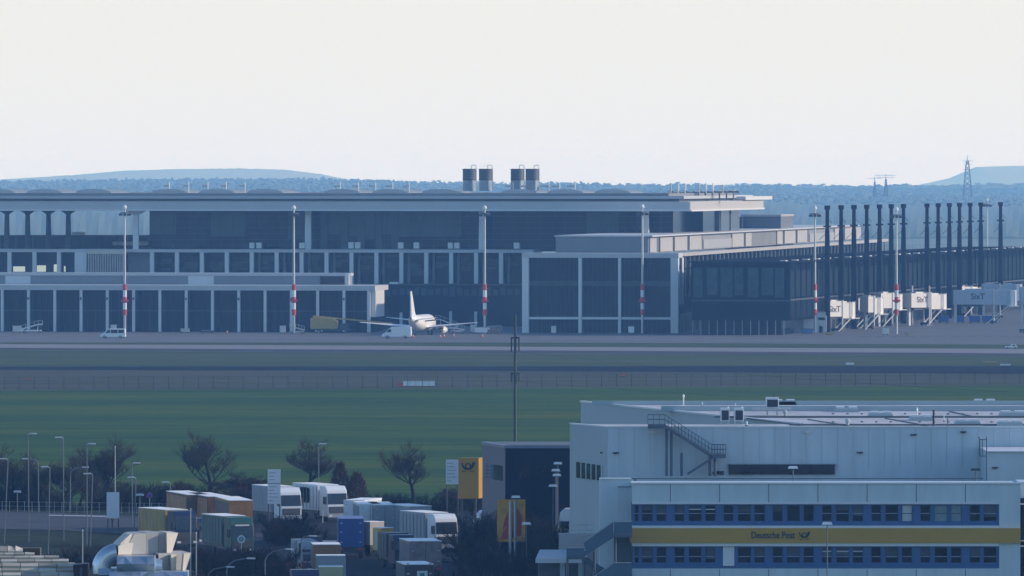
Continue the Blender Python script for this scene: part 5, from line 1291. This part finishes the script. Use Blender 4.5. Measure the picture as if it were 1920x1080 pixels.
# ------------------------------------------------------------------ lorries
M_lw = mat('lorry_white', (.66,.69,.72), .35, var=.05, scale=1)
M_lg = mat('lorry_grey_shade', (.26,.29,.32), .5, var=.1, scale=.8)  # grey paint; also white trailer sides with their shade in the colour
M_or = mat('curtain_orange', (.40,.17,.03), .6, var=.3, scale=.7)
M_br = mat('curtain_brown', (.17,.09,.05), .7, var=.35, scale=.9)
M_gr = mat('lorry_green', (.015,.075,.06), .4, var=.2)
M_db = mat('lorry_dark_blue', (.006,.014,.05), .35, var=.2)
M_mb = mat('lorry_blue', (.015,.065,.26), .4, var=.15)
M_kh = mat('box_khaki', (.42,.40,.20), .6, var=.1, scale=.8)
M_bg = mat('box_beige', (.44,.41,.34), .6, var=.1, scale=.8)
M_roof = mat('trailer_roof_sunlit', (.85,.83,.80), .5, var=.1, scale=.6)  # roof white lightened to include the sunlight falling on top
def lorry(px, D, rz, label, cab=None, box=None, L=8.0, h=4.0, w_=2.5, roofm=None, side=None, extra=None, group='lorries in the lorry park', name='lorry', cat='lorry', cabh=None, rear=False):
    t = thing(name, label, cat, (X(px,D),D,.1), R(rz), group); y0 = 0; hw = w_/2
    if cab:
        ch = cabh or h-.1
        prof = [(0,.55),(-.0,1.9),(.25,ch-.45),(.75,ch),(2.2,ch),(2.2,.55)]
        b = MB(); i = 0; n = len(prof)
        b.v = [(-hw+.03,y,z) for y,z in prof]+[(hw-.03,y,z) for y,z in prof]
        b.f = [tuple(range(n)), tuple(reversed(range(n,2*n)))]+[((k+1)%n, k, n+k, n+(k+1)%n) for k in range(n)]
        c = b.build('cab', cab, t, bevel=.06)
        z0_, z1_ = 1.9, min(ch-.75, 3.1)
        yy = lambda z: .25*(z-1.9)/(ch-.45-1.9)
        MB().quad((-hw+.08,yy(z0_)-.02,z0_),(hw-.08,yy(z0_)-.02,z0_),(hw-.1,yy(z1_)-.02,z1_),(-hw+.1,yy(z1_)-.02,z1_)).build('windscreen', M_wind, c)
        MB().box(-hw+.2,hw-.2,-.05,-.005,.9,1.65).build('grille', M_dmetal, c)
        MB().box(-hw+.05,hw-.05,-.12,-.0,.45,.85).build('bumper', M_lg if cab in (M_lw,) else M_dmetal, c)
        for sx in (-1,1):
            MB().box(sx*(hw-.35)-.2,sx*(hw-.35)+.2,-.14,-.121,.55,.75).build('headlight', M_trim, c)
            MB().box(sx*(hw+.12)-.09,sx*(hw+.12)+.09,.15,.3,1.9,2.75).build('mirror', M_dmetal, c)
            MB().box(sx*(hw-.02)-.012,sx*(hw-.02)+.012,.35,1.15,1.9,2.7).build('side_window', M_wind, c)
        for x in (-hw+.25,hw-.25): MB().tube((x-.15,1.3,.5),(x+.15,1.3,.5),.5,.5,12).build('wheel', M_black, t)
        y0 = 2.6
    if box:
        MB().box(-hw,hw,y0,y0+L,1.15,h-.06).build('box_body', box, t)
        MB().box(-hw-.02,hw+.02,y0-.02,y0+L+.02,h-.058,h).build('box_roof', roofm or M_roof, t)
        MB().box(-hw+.1,hw-.1,y0+.1,y0+L-.1,.8,1.148).build('chassis', M_dmetal, t)
        rb = MB(); q = y0+.3
        while q < y0+L-.2:
            rb.box(-hw-.06,-hw-.031 if side else -hw-.003,q,q+.06,1.25,h-.25); rb.box(hw+.003,hw+.05,q,q+.06,1.25,h-.25); q += .9
        rb.build('side_ribs', M_lg if box is not M_db else M_dmetal, t)
        if side: MB().box(-hw-.03,-hw-.003,y0+.4,y0+L-.4,1.3,h-.3).build('curtain', side, t)
        if rear:
            MB().box(-.02,.02,y0-.03,y0-.003,1.2,h-.15).build('door_gap', M_dmetal, t)
            for sx in (-1,1):
                for zz_ in (1.6,2.6,3.5): MB().box(sx*hw-sx*.3-.12,sx*hw-sx*.3+.12,y0-.05,y0-.004,zz_,zz_+.1).build('hinge', M_metal, t)
                MB().box(sx*(hw-.3)-.2,sx*(hw-.3)+.2,y0-.04,y0-.003,.85,1.05).build('tail_light', M_red, t)
        for yy_ in ((y0+L-1.6,y0+L-2.8) if L > 5 else (y0+L-1.2,)):
            for x in (-hw+.25,hw-.25): MB().tube((x-.15,yy_,.5),(x+.15,yy_,.5),.5,.5,12).build('wheel', M_black, t)
        if rear and not cab:
            for x in (-hw+.25,hw-.25): MB().tube((x-.15,y0+.9,.5),(x+.15,y0+.9,.5),.5,.5,12).build('wheel', M_black, t)
    if extra: extra(t, y0, hw)
    return t
lorry(372, 882, 14, 'leftmost of the three orange sided trailers with white roofs', None, M_br, 11, side=M_or, name='trailer', cat='trailer')
lorry(411, 877, 14, 'middle one of the three orange sided trailers with white roofs', None, M_br, 11, side=M_or, name='trailer', cat='trailer')
lorry(452, 866, 10, 'rightmost and nearest of the three orange sided trailers with white roofs', None, M_or, 11, side=M_br, name='trailer', cat='trailer')
lorry(350, 842, 26, 'dark blue lorry with an ochre sided trailer, left of the green lorry', M_db, mat('curtain_ochre', (.36,.24,.05), .6, var=.2), 7, h=3.9, side=mat('curtain_ochre', (.36,.24,.05)))
def green_extra(t, y0, hw): MB().box(-.8,.7,-.0,.02,3.05,3.2).build('name_strip', M_trim, t)
lorry(455, 824, 22, 'dark green lorry with a white roofed green trailer', M_gr, M_gr, 6, extra=green_extra)
lorry(546, 903, 22, 'white lorry with a grey white trailer, just right of the white notice board', M_lw, M_lg, 6.5, side=M_lg)
def win_extra(t, y0, hw):
    b = MB(); y_, z_ = y0+3.6, 2.75
    pts = [(y_+a*1.35, z_+c*.85) for a,c in ((-1,-.7),(-.8,-1),(.8,-1),(1,-.7),(1,.7),(.8,1),(-.8,1),(-1,.7))]
    b.extr(pts, 0, -hw-.04, -hw-.004); b.build('dark_panel', M_wind, t)
lorry(633, 908, 25, 'white lorry whose trailer side carries a dark rounded window', M_lw, M_lw, 7.0, extra=win_extra)
lorry(664, 866, -14, 'small white box trailer right of the blue lorry top', None, M_lw, 7, rear=True, name='trailer', cat='trailer', w_=2.3)
lorry(694, 856, 6, 'white refrigerated trailer seen from behind with its hinges', None, M_lw, 8, rear=True, name='trailer', cat='trailer', w_=2.2)
lorry(722, 854, 6, 'white trailer rear right beside the one with hinges', None, M_lg, 8, rear=True, name='trailer', cat='trailer', w_=2.2)
lorry(788, 851, 22, 'long white trailer behind the white cab lorry at the right of the park', None, M_lg, 6.5, name='trailer', cat='trailer')
lorry(838, 832, 24, 'white cab lorry with long white roofed trailer at the right of the park', M_lw, M_lg, 6.5)
lorry(658, 819, 2, 'plain blue box lorry seen from behind in the middle of the park', None, M_mb, 7, rear=True, roofm=M_mb)
lorry(707, 824, 35, 'left small beige box lorry right of the blue lorry', None, M_bg, 1.8, h=3.5, w_=1.7, side=M_bg)
lorry(726, 812, 36, 'middle small box lorry with a beige side and yellow front', None, mat('box_yellow', (.55,.33,.03), .5), 1.4, h=3.4, w_=1.5, side=M_bg)
lorry(744, 803, 12, 'small khaki box lorry, right one of the three', None, M_kh, 1.9, h=3.0, w_=1.15)
def sign_extra(t, y0, hw):
    MB().box(-.2,.75,y0-.03,y0-.003,2.0,2.9).build('sign_plate', M_trim, t); MB().box(.08,.47,y0-.05,y0-.031,2.2,2.7).build('sign_mark', mat('sign_green', (.03,.22,.16), .5), t)
lorry(798, 778, 10, 'brownish grey lorry with shiny parts, behind the dark brown one', None, mat('dusty_brown', (.22,.17,.15), .6, var=.4, scale=1.2), 6, h=3.6, w_=3.1, rear=True)
lorry(786, 733, 8, 'dark brown box lorry with a white and green plate at the bottom edge', None, mat('dark_brown', (.05,.042,.035), .6, var=.3), 6, h=3.5, w_=2.6, rear=True, extra=sign_extra)
lorry(613, 775, 4, 'orange brown box lorry with a white roof left of the blue lorry', None, mat('orange_brown', (.30,.15,.04), .6, var=.2), 4.5, h=3.4, w_=2.6, side=M_or)
lorry(621, 750, 4, 'pale box lorry with a bright white roof edge at the bottom', None, M_lg, 2.2, h=3.5, w_=2.6, roofm=M_white)
lorry(621, 733, 4, 'khaki yellow box lorry cut by the bottom edge', None, M_kh, 1.5, h=3.3, w_=2.1)
lorry(574, 724, 8, 'dark blue lorry cab cut by the bottom edge', M_db, None, 0, h=3.5)
lorry(1046, 845, -90, 'white lorry cab peeping out left from behind the postal hall', M_lw, M_lw, 7, h=4.1)
lorry(762, 800, 0, 'dark lorry under the bare twigs left of the brownish grey one', M_db, None, 0, h=3.2) if False else None
lorry(760, 797, 18, 'dark navy lorry front half hidden by twigs beside the khaki box lorry', M_db, M_dmetal, 3, h=3.4, w_=2.2, roofm=M_dmetal)
lorry(583, 792, 14, 'grey silver van like lorry left of the orange brown box lorry', M_lg, M_lg, 2.0, h=3.0, w_=1.9, roofm=M_lg)
lorry(388, 846, 30, 'low dark flatbed lorry between the dark blue and the green lorry', M_db, None, 0, h=3.0, w_=2.2)
lorry(893, 866, -70, 'pale low truck half hidden by bushes under the yellow sign', M_lw, M_lg, 4, h=3.0, w_=2.2)
# cars
def car(px, py, rz, m, label, wagon=False):
    q = gp(px, py, 0); t = thing('parked_car', label, 'car', (q[0],q[1],.1), R(rz), 'cars parked left of the blue lorry')
    MB().loft([[(-.85,-2.1,.35),(.85,-2.1,.35),(.85,-2.1,.7),(-.85,-2.1,.7)],[(-.88,-1.9,.3),(.88,-1.9,.3),(.86,-1.9,.8),(-.86,-1.9,.8)],[(-.9,-.9,.3),(.9,-.9,.3),(.86,-.9,.95),(-.86,-.9,.95)],[(-.9,1.8,.3),(.9,1.8,.3),(.86,1.8,.98),(-.86,1.8,.98)],[(-.85,2.1,.4),(.85,2.1,.4),(.8,2.1,.85),(-.8,2.1,.85)]]).build('body', m, t, bevel=.04)
    MB().loft([[(-.8,-1.0,.95),(.8,-1.0,.95),(.8,-.99,.96),(-.8,-.99,.96)],[(-.68,-.3,.95),(.68,-.3,.95),(.66,-.3,1.42),(-.66,-.3,1.42)],[(-.68,1.1,.95),(.68,1.1,.95),(.64,1.1,1.42),(-.64,1.1,1.42)],[(-.78,1.75,.95),(.78,1.75,.95),(.76,1.75,1.0),(-.76,1.75,1.0)]]).build('cabin', M_wind, t)
    MB().box(-.66,.66,-.3,1.1,1.42,1.46).build('roof', m, t)
    for x in (-.8,.8):
        for y in (-1.3,1.3): MB().tube((x-.1,y,.33),(x+.1,y,.33),.33,.33,12).build('wheel', M_black, t)
    for x in (-.6,.6): MB().box(x-.15,x+.15,-2.13,-2.101,.55,.68).build('headlight', M_trim, t)
    return t
car(592, 1034, 10, M_dmetal, 'dark car with a pale roof rim, rearmost of the cars')
car(617, 1044, -5, M_lw, 'white car right behind the orange brown lorry')
car(583, 1046, 15, M_metal, 'silver grey car at the left of the parked cars')
car(577, 1085, 10, M_lg, 'grey car nearest the dark blue cab')
# ------------------------------------------------------------------ signs
t = thing('postal_sign', 'tall yellow box sign with a dark post horn left of the dark building', 'sign', (X(878.5,840),840,0), 0)
w_ = 19*840/F
MB().loft([[(-w_-.0,0,Z(935,840)),(w_,0,Z(935,840)),(w_+.38,.9,Z(934,840)),(-w_+.38,.9,Z(934,840))],[(-w_,0,Z(858.5,840)),(w_,0,Z(858.5,840)),(w_+.38,.9,Z(858.5,840)),(-w_+.38,.9,Z(858.5,840))]]).build('sign_box', mat('sign_yellow', (.42,.22,.01), .5, var=.05), t)
horn(t, 0-.05, -.04, Z(874,840), 13.5*840/F, M_navy)
for x in (-.7,.7): MB().tube((x,.5,0),(x,.5,Z(935,840)),.12,.12,6).build('post', M_dmetal, t)
def board(px0, px1, yt, yb, D, label, m=M_trim, lines=0, legs=True, seamy=None):
    t = thing('notice_board', label, 'sign', (X((px0+px1)/2,D),D,0), 0, 'white boards around the lorry park'); hw = (px1-px0)/2*D/F
    MB().box(-hw,hw,0,.12,Z(yb,D),Z(yt,D)).build('board', m, t)
    rr = random.Random(px0)
    for k in range(lines):
        z = Z(yt+(yb-yt)*(k+1)/(lines+1), D); a = -hw*.8; c = a+hw*rr.uniform(.6,1.5); MB().box(a,c,-.012,-.002,z-.05,z+.05).build('text_line', M_walls, t)
    if seamy: MB().box(-hw,hw,-.014,-.003,Z(seamy+.8,D),Z(seamy,D)).build('joint', M_dmetal, t)
    if legs:
        for x in (-hw+.1,hw-.1): MB().tube((x,.2,0),(x,.2,Z(yb,D)),.07,.07,6).build('leg', M_dmetal, t)
    return t
board(836, 860, 862, 908, 868, 'pale board with grey lines half hidden behind the yellow sign', M_lw, 6)
board(502, 526, 880, 945, 884, 'tall white board with a dark joint in front of the white lorry', M_lw, 9, True, 906)
bd = board(200, 223.5, 923, 972, 889, 'white board behind a dark sapling beside the access road', M_lw, 0)
tree(210.5, 912, 990, 'dark sapling standing right in front of the white board', 40, 'saplings', 'sapling', levels=4, wide=.45, trunk=.5)
# banner pillar
D = 800; hw = 26.5*D/F
t = thing('banner_pillar', 'yellow and red banner pillar with a silver post in front, among bare shrubs', 'banner', (X(958.5,D),D,0), 0)
zb_, zt_ = Z(1016,D), Z(937,D)
MB().box(-hw,hw,0,.5,zb_,zt_).build('banner', mat('banner_yellow', (.60,.28,.008), .6, var=.25, scale=1.5), t)
M_brd = mat('banner_red', (.42,.05,.015), .6, var=.2, scale=2)
MB().quad((-hw+.35,-.01,zb_+.2),(-.25,-.01,zb_+.3),(-.25,-.01,zb_+3.1),(-hw+.75,-.01,zb_+2.2)).build('red_stroke', M_brd, t)
MB().quad((.05,-.01,zb_+.4),(1.0,-.01,zb_+.6),(1.05,-.01,zb_+2.6),(.35,-.01,zb_+3.6)).build('red_stroke', M_brd, t)
MB().quad((-hw+.5,-.012,zb_+.9),(-.5,-.012,zb_+1.4),(-.5,-.012,zb_+1.55),(-hw+.5,-.012,zb_+1.05)).build('yellow_stroke', MATS['banner_yellow'], t)
for x in (-.1,.38): MB().tube((x,-.35,0),(x,-.35,Z(940,D)),.14,.14,8).build('post', M_metal, t)
for x in (-1.1,1.1): MB().tube((x,.2,0),(x,.2,zb_),.08,.08,6).build('leg', M_dmetal, t)
# round signs
def disc(px, py, rpx, D, m, label, name='traffic_sign', py0=None):
    t = thing(name, label, 'traffic sign', (X(px,D),D,0), 0); z = Z(py,D); r = rpx*D/F
    MB().tube((0,0,z),(0,.04,z),r,r,18).build('disc', m, t); MB().tube((0,-.012,z),(0,-.003,z),r*.7,r*.7,18).build('centre', M_mb if m is not M_lw else M_lg, t)
    MB().tube((0.0,.08,0),(0.0,.08,z+r),.04,.04,6).build('post', M_metal, t)
disc(280.5, 929, 5.5, 900, mat('sign_magenta', (.35,.03,.09), .5), 'small magenta round sign right of the white board')
disc(452.5, 1011, 7.5, 812, M_lw, 'white round sign in front of the green lorry')
# ------------------------------------------------------------------ street lamps
M_lpole = mat('lamp_pole_grey', (.13,.15,.17), .6, metal=.2, var=.1)
M_lhead = mat('lamp_head_grey', (.42,.45,.48), .5, var=.05)
def lamp(px, ytop, ybase, label, arm=-1, alen=8, D=None, base_dx=0, curved=False, head=True, r=.055, hm=None):
    D = D or min(DG(ybase), 990); s = D/F; z = Z(ytop,D)
    t = thing('street_lamp', label, 'street lamp', (X(px+base_dx,D),D,0), 0, 'street lamps')
    dx = -base_dx*s; A = alen*s*arm
    if curved:
        pts = [(0,0,0),(dx,0,z-abs(A)*.55),(dx+A*.12,0,z-abs(A)*.3),(dx+A*.4,0,z-abs(A)*.1),(dx+A,0,z)]
    else: pts = [(0,0,0),(dx,0,z-.15)]
    b = MB(); b.path(pts, r, 6); b.build('pole', M_lpole, t)
    hx_ = dx+(A if curved else 0)
    if head:
        if not curved and arm: MB().path([(dx,0,z-.15),(dx+A*.3,0,z)], r*.7, 5).build('arm', M_metal, t)
        ha = hx_ if curved else dx+A*.3
        hb_ = ha+(.75*arm if arm else 0)
        MB().loft([[(ha,-.15,z-.06),(ha,.15,z-.06),(ha,.12,z+.08),(ha,-.12,z+.08)],[(hb_ if arm else ha+.01,-.2,z-.06),(hb_ if arm else ha+.01,.2,z-.06),(hb_ if arm else ha+.01,.1,z+.06),(hb_ if arm else ha+.01,-.1,z+.06)]] if arm else [[(-.45+dx,-.2,z-.08),(.45+dx,-.2,z-.08),(.45+dx,.2,z-.08),(-.45+dx,.2,z-.08)],[(-.35+dx,-.15,z+.14),(.35+dx,-.15,z+.14),(.35+dx,.15,z+.14),(-.35+dx,.15,z+.14)]]).build('lamp_head', hm or M_lhead, t)
    return t
for a in ((15,860,1020,'street lamp at the far left edge with its head to the left',-1,9,None,-7),
 (53,813,1018,'tall street lamp second from the left, behind the shrubs',1,8,None,1),(72,860,962,'street lamp with a curved arm reaching left to the second tall lamp',-1,18,None,0,True),
 (93.5,875,1041,'street lamp with a pale band, between two taller lamps on the left',-1,10,None,-3),(118.5,820,1015,'tall street lamp left of the white board',-1,6,None,1),
 (132,876,962,'thin street lamp with a curved arm reaching right',1,22,None,0,True),(163,832,1048,'tall street lamp just left of the white board tree',1,8,None,0),
 (173.5,888,1055,'shorter street lamp directly right of the tall one by the white board',-1,9,None,-5),(32.5,922,962,'low lamp with an upright pale head behind the road',0,0,None,0),
 (255,895,1000,'street lamp with several crossed heads right of the white board',-1,9,None,-4),(248,868,985,'tall thin lamp just left of the crossed heads lamp',1,8,None,0),(262,928,1000,'short lamp with a pale tip right of the crossed heads',0,0,None,0),
 (319.5,904,985,'street lamp in front of the dark blue lorry trailer',-1,9,None,0),(597.5,832,972,'thin tall lamp crossing the dark rounded window of the white lorry',1,5,None,0),
 (535,1029,1140,'curved arm lamp at the bottom, right one of three',0,0,760,0)): 
    if a[0] != 535: lamp(*a)
for px, y, al, l in ((497,1030,38,'curved arm street lamp at the bottom, rightmost of three'),(425,1047,38,'curved arm street lamp at the bottom, middle of three'),(388,1063,36,'curved arm street lamp at the bottom, leftmost of three')):
    lamp(px, y, 1140, l, 1, al, 745, 0, True)
lamp(565, 1005, 1120, 'curved arm street lamp left of the parked cars', 1, 14, 770, 0, True)
for px, yt, D, l in ((357.5,955,745,'thin bare metal pole right of the silver ducts'),(368,1000,745,'shorter thin metal pole right of the silver ducts'),(216,838,930,'greenish thin pole among the twigs of the tree by the white board'),(155,995,745,'thin pale pole above the dark blue box at the bottom left'),(605,960,905,'second thin pole below the white lorry trailer')):
    t = thing('metal_pole', l, 'pole', (X(px,D),D,0), 0); MB().tube((0,0,0),(0,0,Z(yt,D)),.06,.045,6).build('shaft', M_metal, t); MB().tube((0,0,Z(yt,D)),(0,0,Z(yt,D)+.12),.07,.02,6).build('tip', M_trim, t)
for px, y, D, l in ((1046,869,835,'topmost of the four bright lamp heads in front of the dark building'),(1042,882,830,'second bright lamp head from the top at the dark building'),(1044,891,824,'third bright lamp head from the top at the dark building'),(1037,911,812,'lowest bright lamp head of the four at the dark building'),
 (967,932,790,'bright lamp head above the yellow and red banner'),(987,982,775,'greenish lamp head at the right edge of the banner')):
    lamp(px, y, 1000, l, 0, 0, D, hm=M_white, r=.04)
lamp(1551, 982, 1100, 'slim lamp with a white flat head in front of the yellow band', 0, 0, 690, r=.05, hm=M_white)
lamp(1487, 877, 905, 'lamp head on a post in front of the long dark hall window', 0, 0, 715, hm=M_white)
lamp(1829, 881, 905, 'dark T shaped roof lamp left of the projecting hall wing', 0, 0, 715, hm=M_dmetal)
# roadside fence
fr = thing('roadside_fence', 'thin pale wire fence along the far side of the access road', 'fence', (0,0,0))
b = MB(); pts = []
for k in range(24):
    px = -10+k*14; q = gp(px, 961+abs(px)*.012, 0); pts.append(q); MB().tube((q[0],q[1],0),(q[0],q[1],1.3),.03,.03,4).build('post', M_metal, fr)
for z in (.2,.75,1.25):
    for a, c in zip(pts[:-1], pts[1:]): b.tube((a[0],a[1],z),(c[0],c[1],z),.015,.015,3,False)
b.build('wires', M_metal, fr)
# ------------------------------------------------------------------ nearest things at the bottom left: duct work and a plank roof
M_foil = mat('foil_blue', (.50,.56,.60), .38, metal=.85, var=.12, scale=1.2)
M_clad = mat('cream_cladding', (.52,.47,.40), .55, var=.10, scale=.9)
M_clad2 = mat('grey_cladding', (.36,.35,.33), .6, var=.08, scale=.9)
DD = 300
duct = thing('roof_ductwork', 'bulky silver and cream clad ventilation ducts on a near roof at the bottom left', 'ventilation duct', (0,0,0))
def qx(px, py, dd=0): D_ = DD+dd; return Vector((X(px,D_), D_, Z(py,D_)))
def facet(pts, name, m, depth=1.6, dd=0, slope=.85):
    """duct piece: outline in the photo, its right side turned away by slope, with real depth"""
    fr = [qx(px, py, dd+(px-pts[0][0])*DD/F*slope) for px,py in pts]; bk = [p+Vector((-.25*depth,depth,.0)) for p in fr]
    n = len(fr); b = MB(); b.v = [tuple(p) for p in fr+bk]
    b.f = [tuple(range(n)), tuple(reversed(range(n,2*n)))]+[((k+1)%n, k, n+k, n+(k+1)%n) for k in range(n)]
    return b.build(name, m, duct)
facet([(252,1001),(274,1000),(274,1039),(245,1040),(240,1022)], 'casing', M_clad2, 1.6, .3, .7)
facet([(274.3,999),(297,998.5),(297,1039),(274.3,1039)], 'casing', M_clad2, 1.6, .6, .5)
facet([(297.3,999),(312,999.5),(310,1037),(297.3,1038)], 'casing', M_clad2, 1.4, .9, .2)
facet([(312.5,998.5),(334,999),(322,1037),(313,1037)], 'casing', M_clad, 1.4, .7, 1.1)
facet([(226,1019),(244,1002),(252,1001),(250,1017),(228,1040),(220,1042)], 'casing', M_clad, 1.2, -.1, .9)
facet([(222,1024),(235,1018),(250,1018),(246,1040),(222,1040)], 'casing', M_clad, 1.0, -.25, .9)
facet([(297,1038.3),(332,1036.8),(359,1036.5),(346,1077),(300,1079)], 'casing', M_clad2, 1.8, .0, .7)
facet([(321,1040),(331,1040),(330,1074),(322,1074)], 'bright_fold', M_clad, .3, -.05, 1.0)
facet([(345,1038),(357,1037.5),(346,1074),(342,1074)], 'bright_fold', M_clad, .3, -.1, 1.0)
# silver elbow: a bent tube seen from the side
b = MB(); rings = []
cx, cz, Rb, rt = X(222,DD), Z(1068,DD), 32*DD/F, 18*DD/F
for k in range(11):
    a = R(95+k*9.5); c = Vector((cx+Rb*math.cos(a), DD, cz+Rb*math.sin(a))); rad = Vector((math.cos(a),0,math.sin(a)))
    rings.append([tuple(c+rad*(rt*math.cos(2*math.pi*j/20))+Vector((0,1,0))*(rt*math.sin(2*math.pi*j/20))) for j in range(20)])
b.loft(rings); b.build('elbow', M_foil, duct)
def crumple(x0, x1, y0, y1, nx, ny, seed, name, m, dd, amp):
    rr = random.Random(seed); b = MB(); g_ = [[qx(x0+(x1-x0)*i/nx, y0+(y1-y0)*j/ny, dd-amp*rr.random()-.35*math.sin(math.pi*j/ny)) for i in range(nx+1)] for j in range(ny+1)]
    n = nx+1; b.v = [tuple(p) for r in g_ for p in r]
    for j in range(ny):
        for i in range(nx):
            a = j*n+i
            if (i+j) % 2: b.f += [(a,a+n,a+n+1),(a,a+n+1,a+1)]
            else: b.f += [(a,a+n,a+1),(a+1,a+n,a+n+1)]
    k0 = len(b.v); b.v += [tuple(p+Vector((0,1.4,0))) for r in (g_[0],g_[-1]) for p in r]
    for i in range(nx): b.f += [(i+1,i,k0+i,k0+i+1),(ny*n+i,ny*n+i+1,k0+n+i+1,k0+n+i)]
    b.f += [tuple([j*n for j in range(ny+1)]+[k0+n,k0]), tuple([j*n+nx for j in reversed(range(ny+1))]+[k0+nx,k0+n+nx])]
    return b.build(name, m, duct)
crumple(184, 224, 1066, 1090, 4, 2, 1, 'faceted_wrap', M_foil, -.3, .16)
crumple(219, 290, 1043, 1072, 5, 2, 2, 'faceted_wrap', M_foil, -.7, .18)
crumple(205, 352, 1072, 1100, 10, 3, 3, 'faceted_wrap', M_foil, -1.1, .22)
b = MB(); rings = []
for k in range(9):
    px = 268+k*4.5; rr_ = [16,17,17,16.5,16,15,14,13,12][k]*DD/F; c = qx(px, 1058+k*.5, -.2)
    rings.append([tuple(c+Vector((0, rr_*math.sin(2*math.pi*j/16), rr_*math.cos(2*math.pi*j/16)))) for j in range(16)])
b.loft(rings); b.build('round_duct', M_foil, duct)
MB().box(X(170,DD), X(362,DD), DD-.9, DD+4, Z(1100,DD)-.5, Z(1092,DD)).build('plinth', M_concd, duct)
base = thing('near_roof', 'flat roof edge of the near building carrying the ducts at the bottom left', 'building', (0,0,0))
MB().box(X(-40,DD)-3, X(365,DD), DD-1.5, DD+8, 0, Z(1100,DD)-.51).build('wall', M_conc, base)
MB().box(X(-40,DD)-3, X(365,DD)+.1, DD-1.6, DD+8.1, Z(1100,DD)-.508, Z(1100,DD)-.505+.05).build('roof_edge', M_concd, base) if False else None
# plank pile roof
M_wood_ = [mat('weathered_plank_%d' % k, c, .8, var=.22, scale=3, stretch=(.2,1,1)) for k, c in enumerate([(.42,.38,.30),(.30,.27,.21),(.48,.44,.36)])]
pk = thing('plank_roof', 'layered weathered plank roof in low sun at the bottom left corner', 'roof', (0,0,0))
rows = [(-30,44,1021,1033),(-30,66,1033.5,1038.5),(-30,112,1039,1045),(-30,130,1045.5,1052),(-30,142,1052.5,1061),(-30,140,1061.5,1069),(-30,146,1069.5,1078),(-30,148,1078.5,1090)]
for k, (pa, pb, ya, yb) in enumerate(rows):
    dd = 4-k*.62; n = 5
    for j in range(n):
        a = pa+(pb-pa)*j/n; c = pa+(pb-pa)*(j+1)/n-1.2; e = (pb-c)*.06; rr = random.Random(k*10+j)
        p = [qx(a, ya+2+rr.uniform(-.6,.6), dd+.8), qx(c, ya+2+rr.uniform(-.6,.8)+(6 if (k == 0 and j == n-1) else 3 if (k==0 and j==n-2) else 0), dd+.8), qx(c, yb, dd), qx(a, yb, dd)]
        q_ = [v-Vector((0,-.02,.14)) for v in p]
        b = MB(); b.v = [tuple(v) for v in p+q_]; b.f = [(3,2,1,0),(4,5,6,7),(0,1,5,4),(1,2,6,5),(2,3,7,6),(3,0,4,7)]
        b.build('plank', M_wood_[(k+j*2) % 3], pk)
MB().box(X(-40,DD), X(60,DD), DD+5.2, DD+6, Z(1100,DD)-.5, Z(1040,DD)).build('underframe', mat('dark_timber', (.08,.07,.06), .8), pk)
t = thing('roof_hatch_box', 'dark blue open box between the plank roof and the silver ducts', 'box', (X(151,DD),DD,0), 0)
hw = 14*DD/F
MB().loft([[(-hw*.8,0,Z(1100,DD)),(hw,0,Z(1100,DD)),(hw,1.0,Z(1100,DD)),(-hw*.8,1.0,Z(1100,DD))],[(-hw,0,Z(1059,DD)),(hw,0,Z(1057,DD)),(hw,1.0,Z(1057,DD)),(-hw,1.0,Z(1059,DD))]]).build('casing', M_navy, t)
MB().box(-hw*.1,hw*.25,-.03,-.003,Z(1100,DD),Z(1064,DD)).build('blue_strip', M_stairb, t)
# ------------------------------------------------------------------ haze: one closed box round everything
hb = MB().box(-9500, 9500, -500, 36000, -3, 104)
hm = bpy.data.materials.new('haze_air'); hm.use_nodes = True; hn = hm.node_tree
for nd in list(hn.nodes):
    if nd.type != 'OUTPUT_MATERIAL': hn.nodes.remove(nd)
pv = hn.nodes.new('ShaderNodeVolumePrincipled'); pv.inputs['Density'].default_value = HAZE_DENSITY
pv.inputs['Color'].default_value = (*HAZE_COLOR, 1); pv.inputs['Absorption Color'].default_value = (1,1,1,1); pv.inputs['Anisotropy'].default_value = HAZE_ANISO
hn.links.new(pv.outputs[0], [n for n in hn.nodes if n.type == 'OUTPUT_MATERIAL'][0].inputs['Volume'])
ho = hb.build('haze', hm); tag(ho, 'thin blue haze in the air over the airfield', 'haze', kind='stuff')
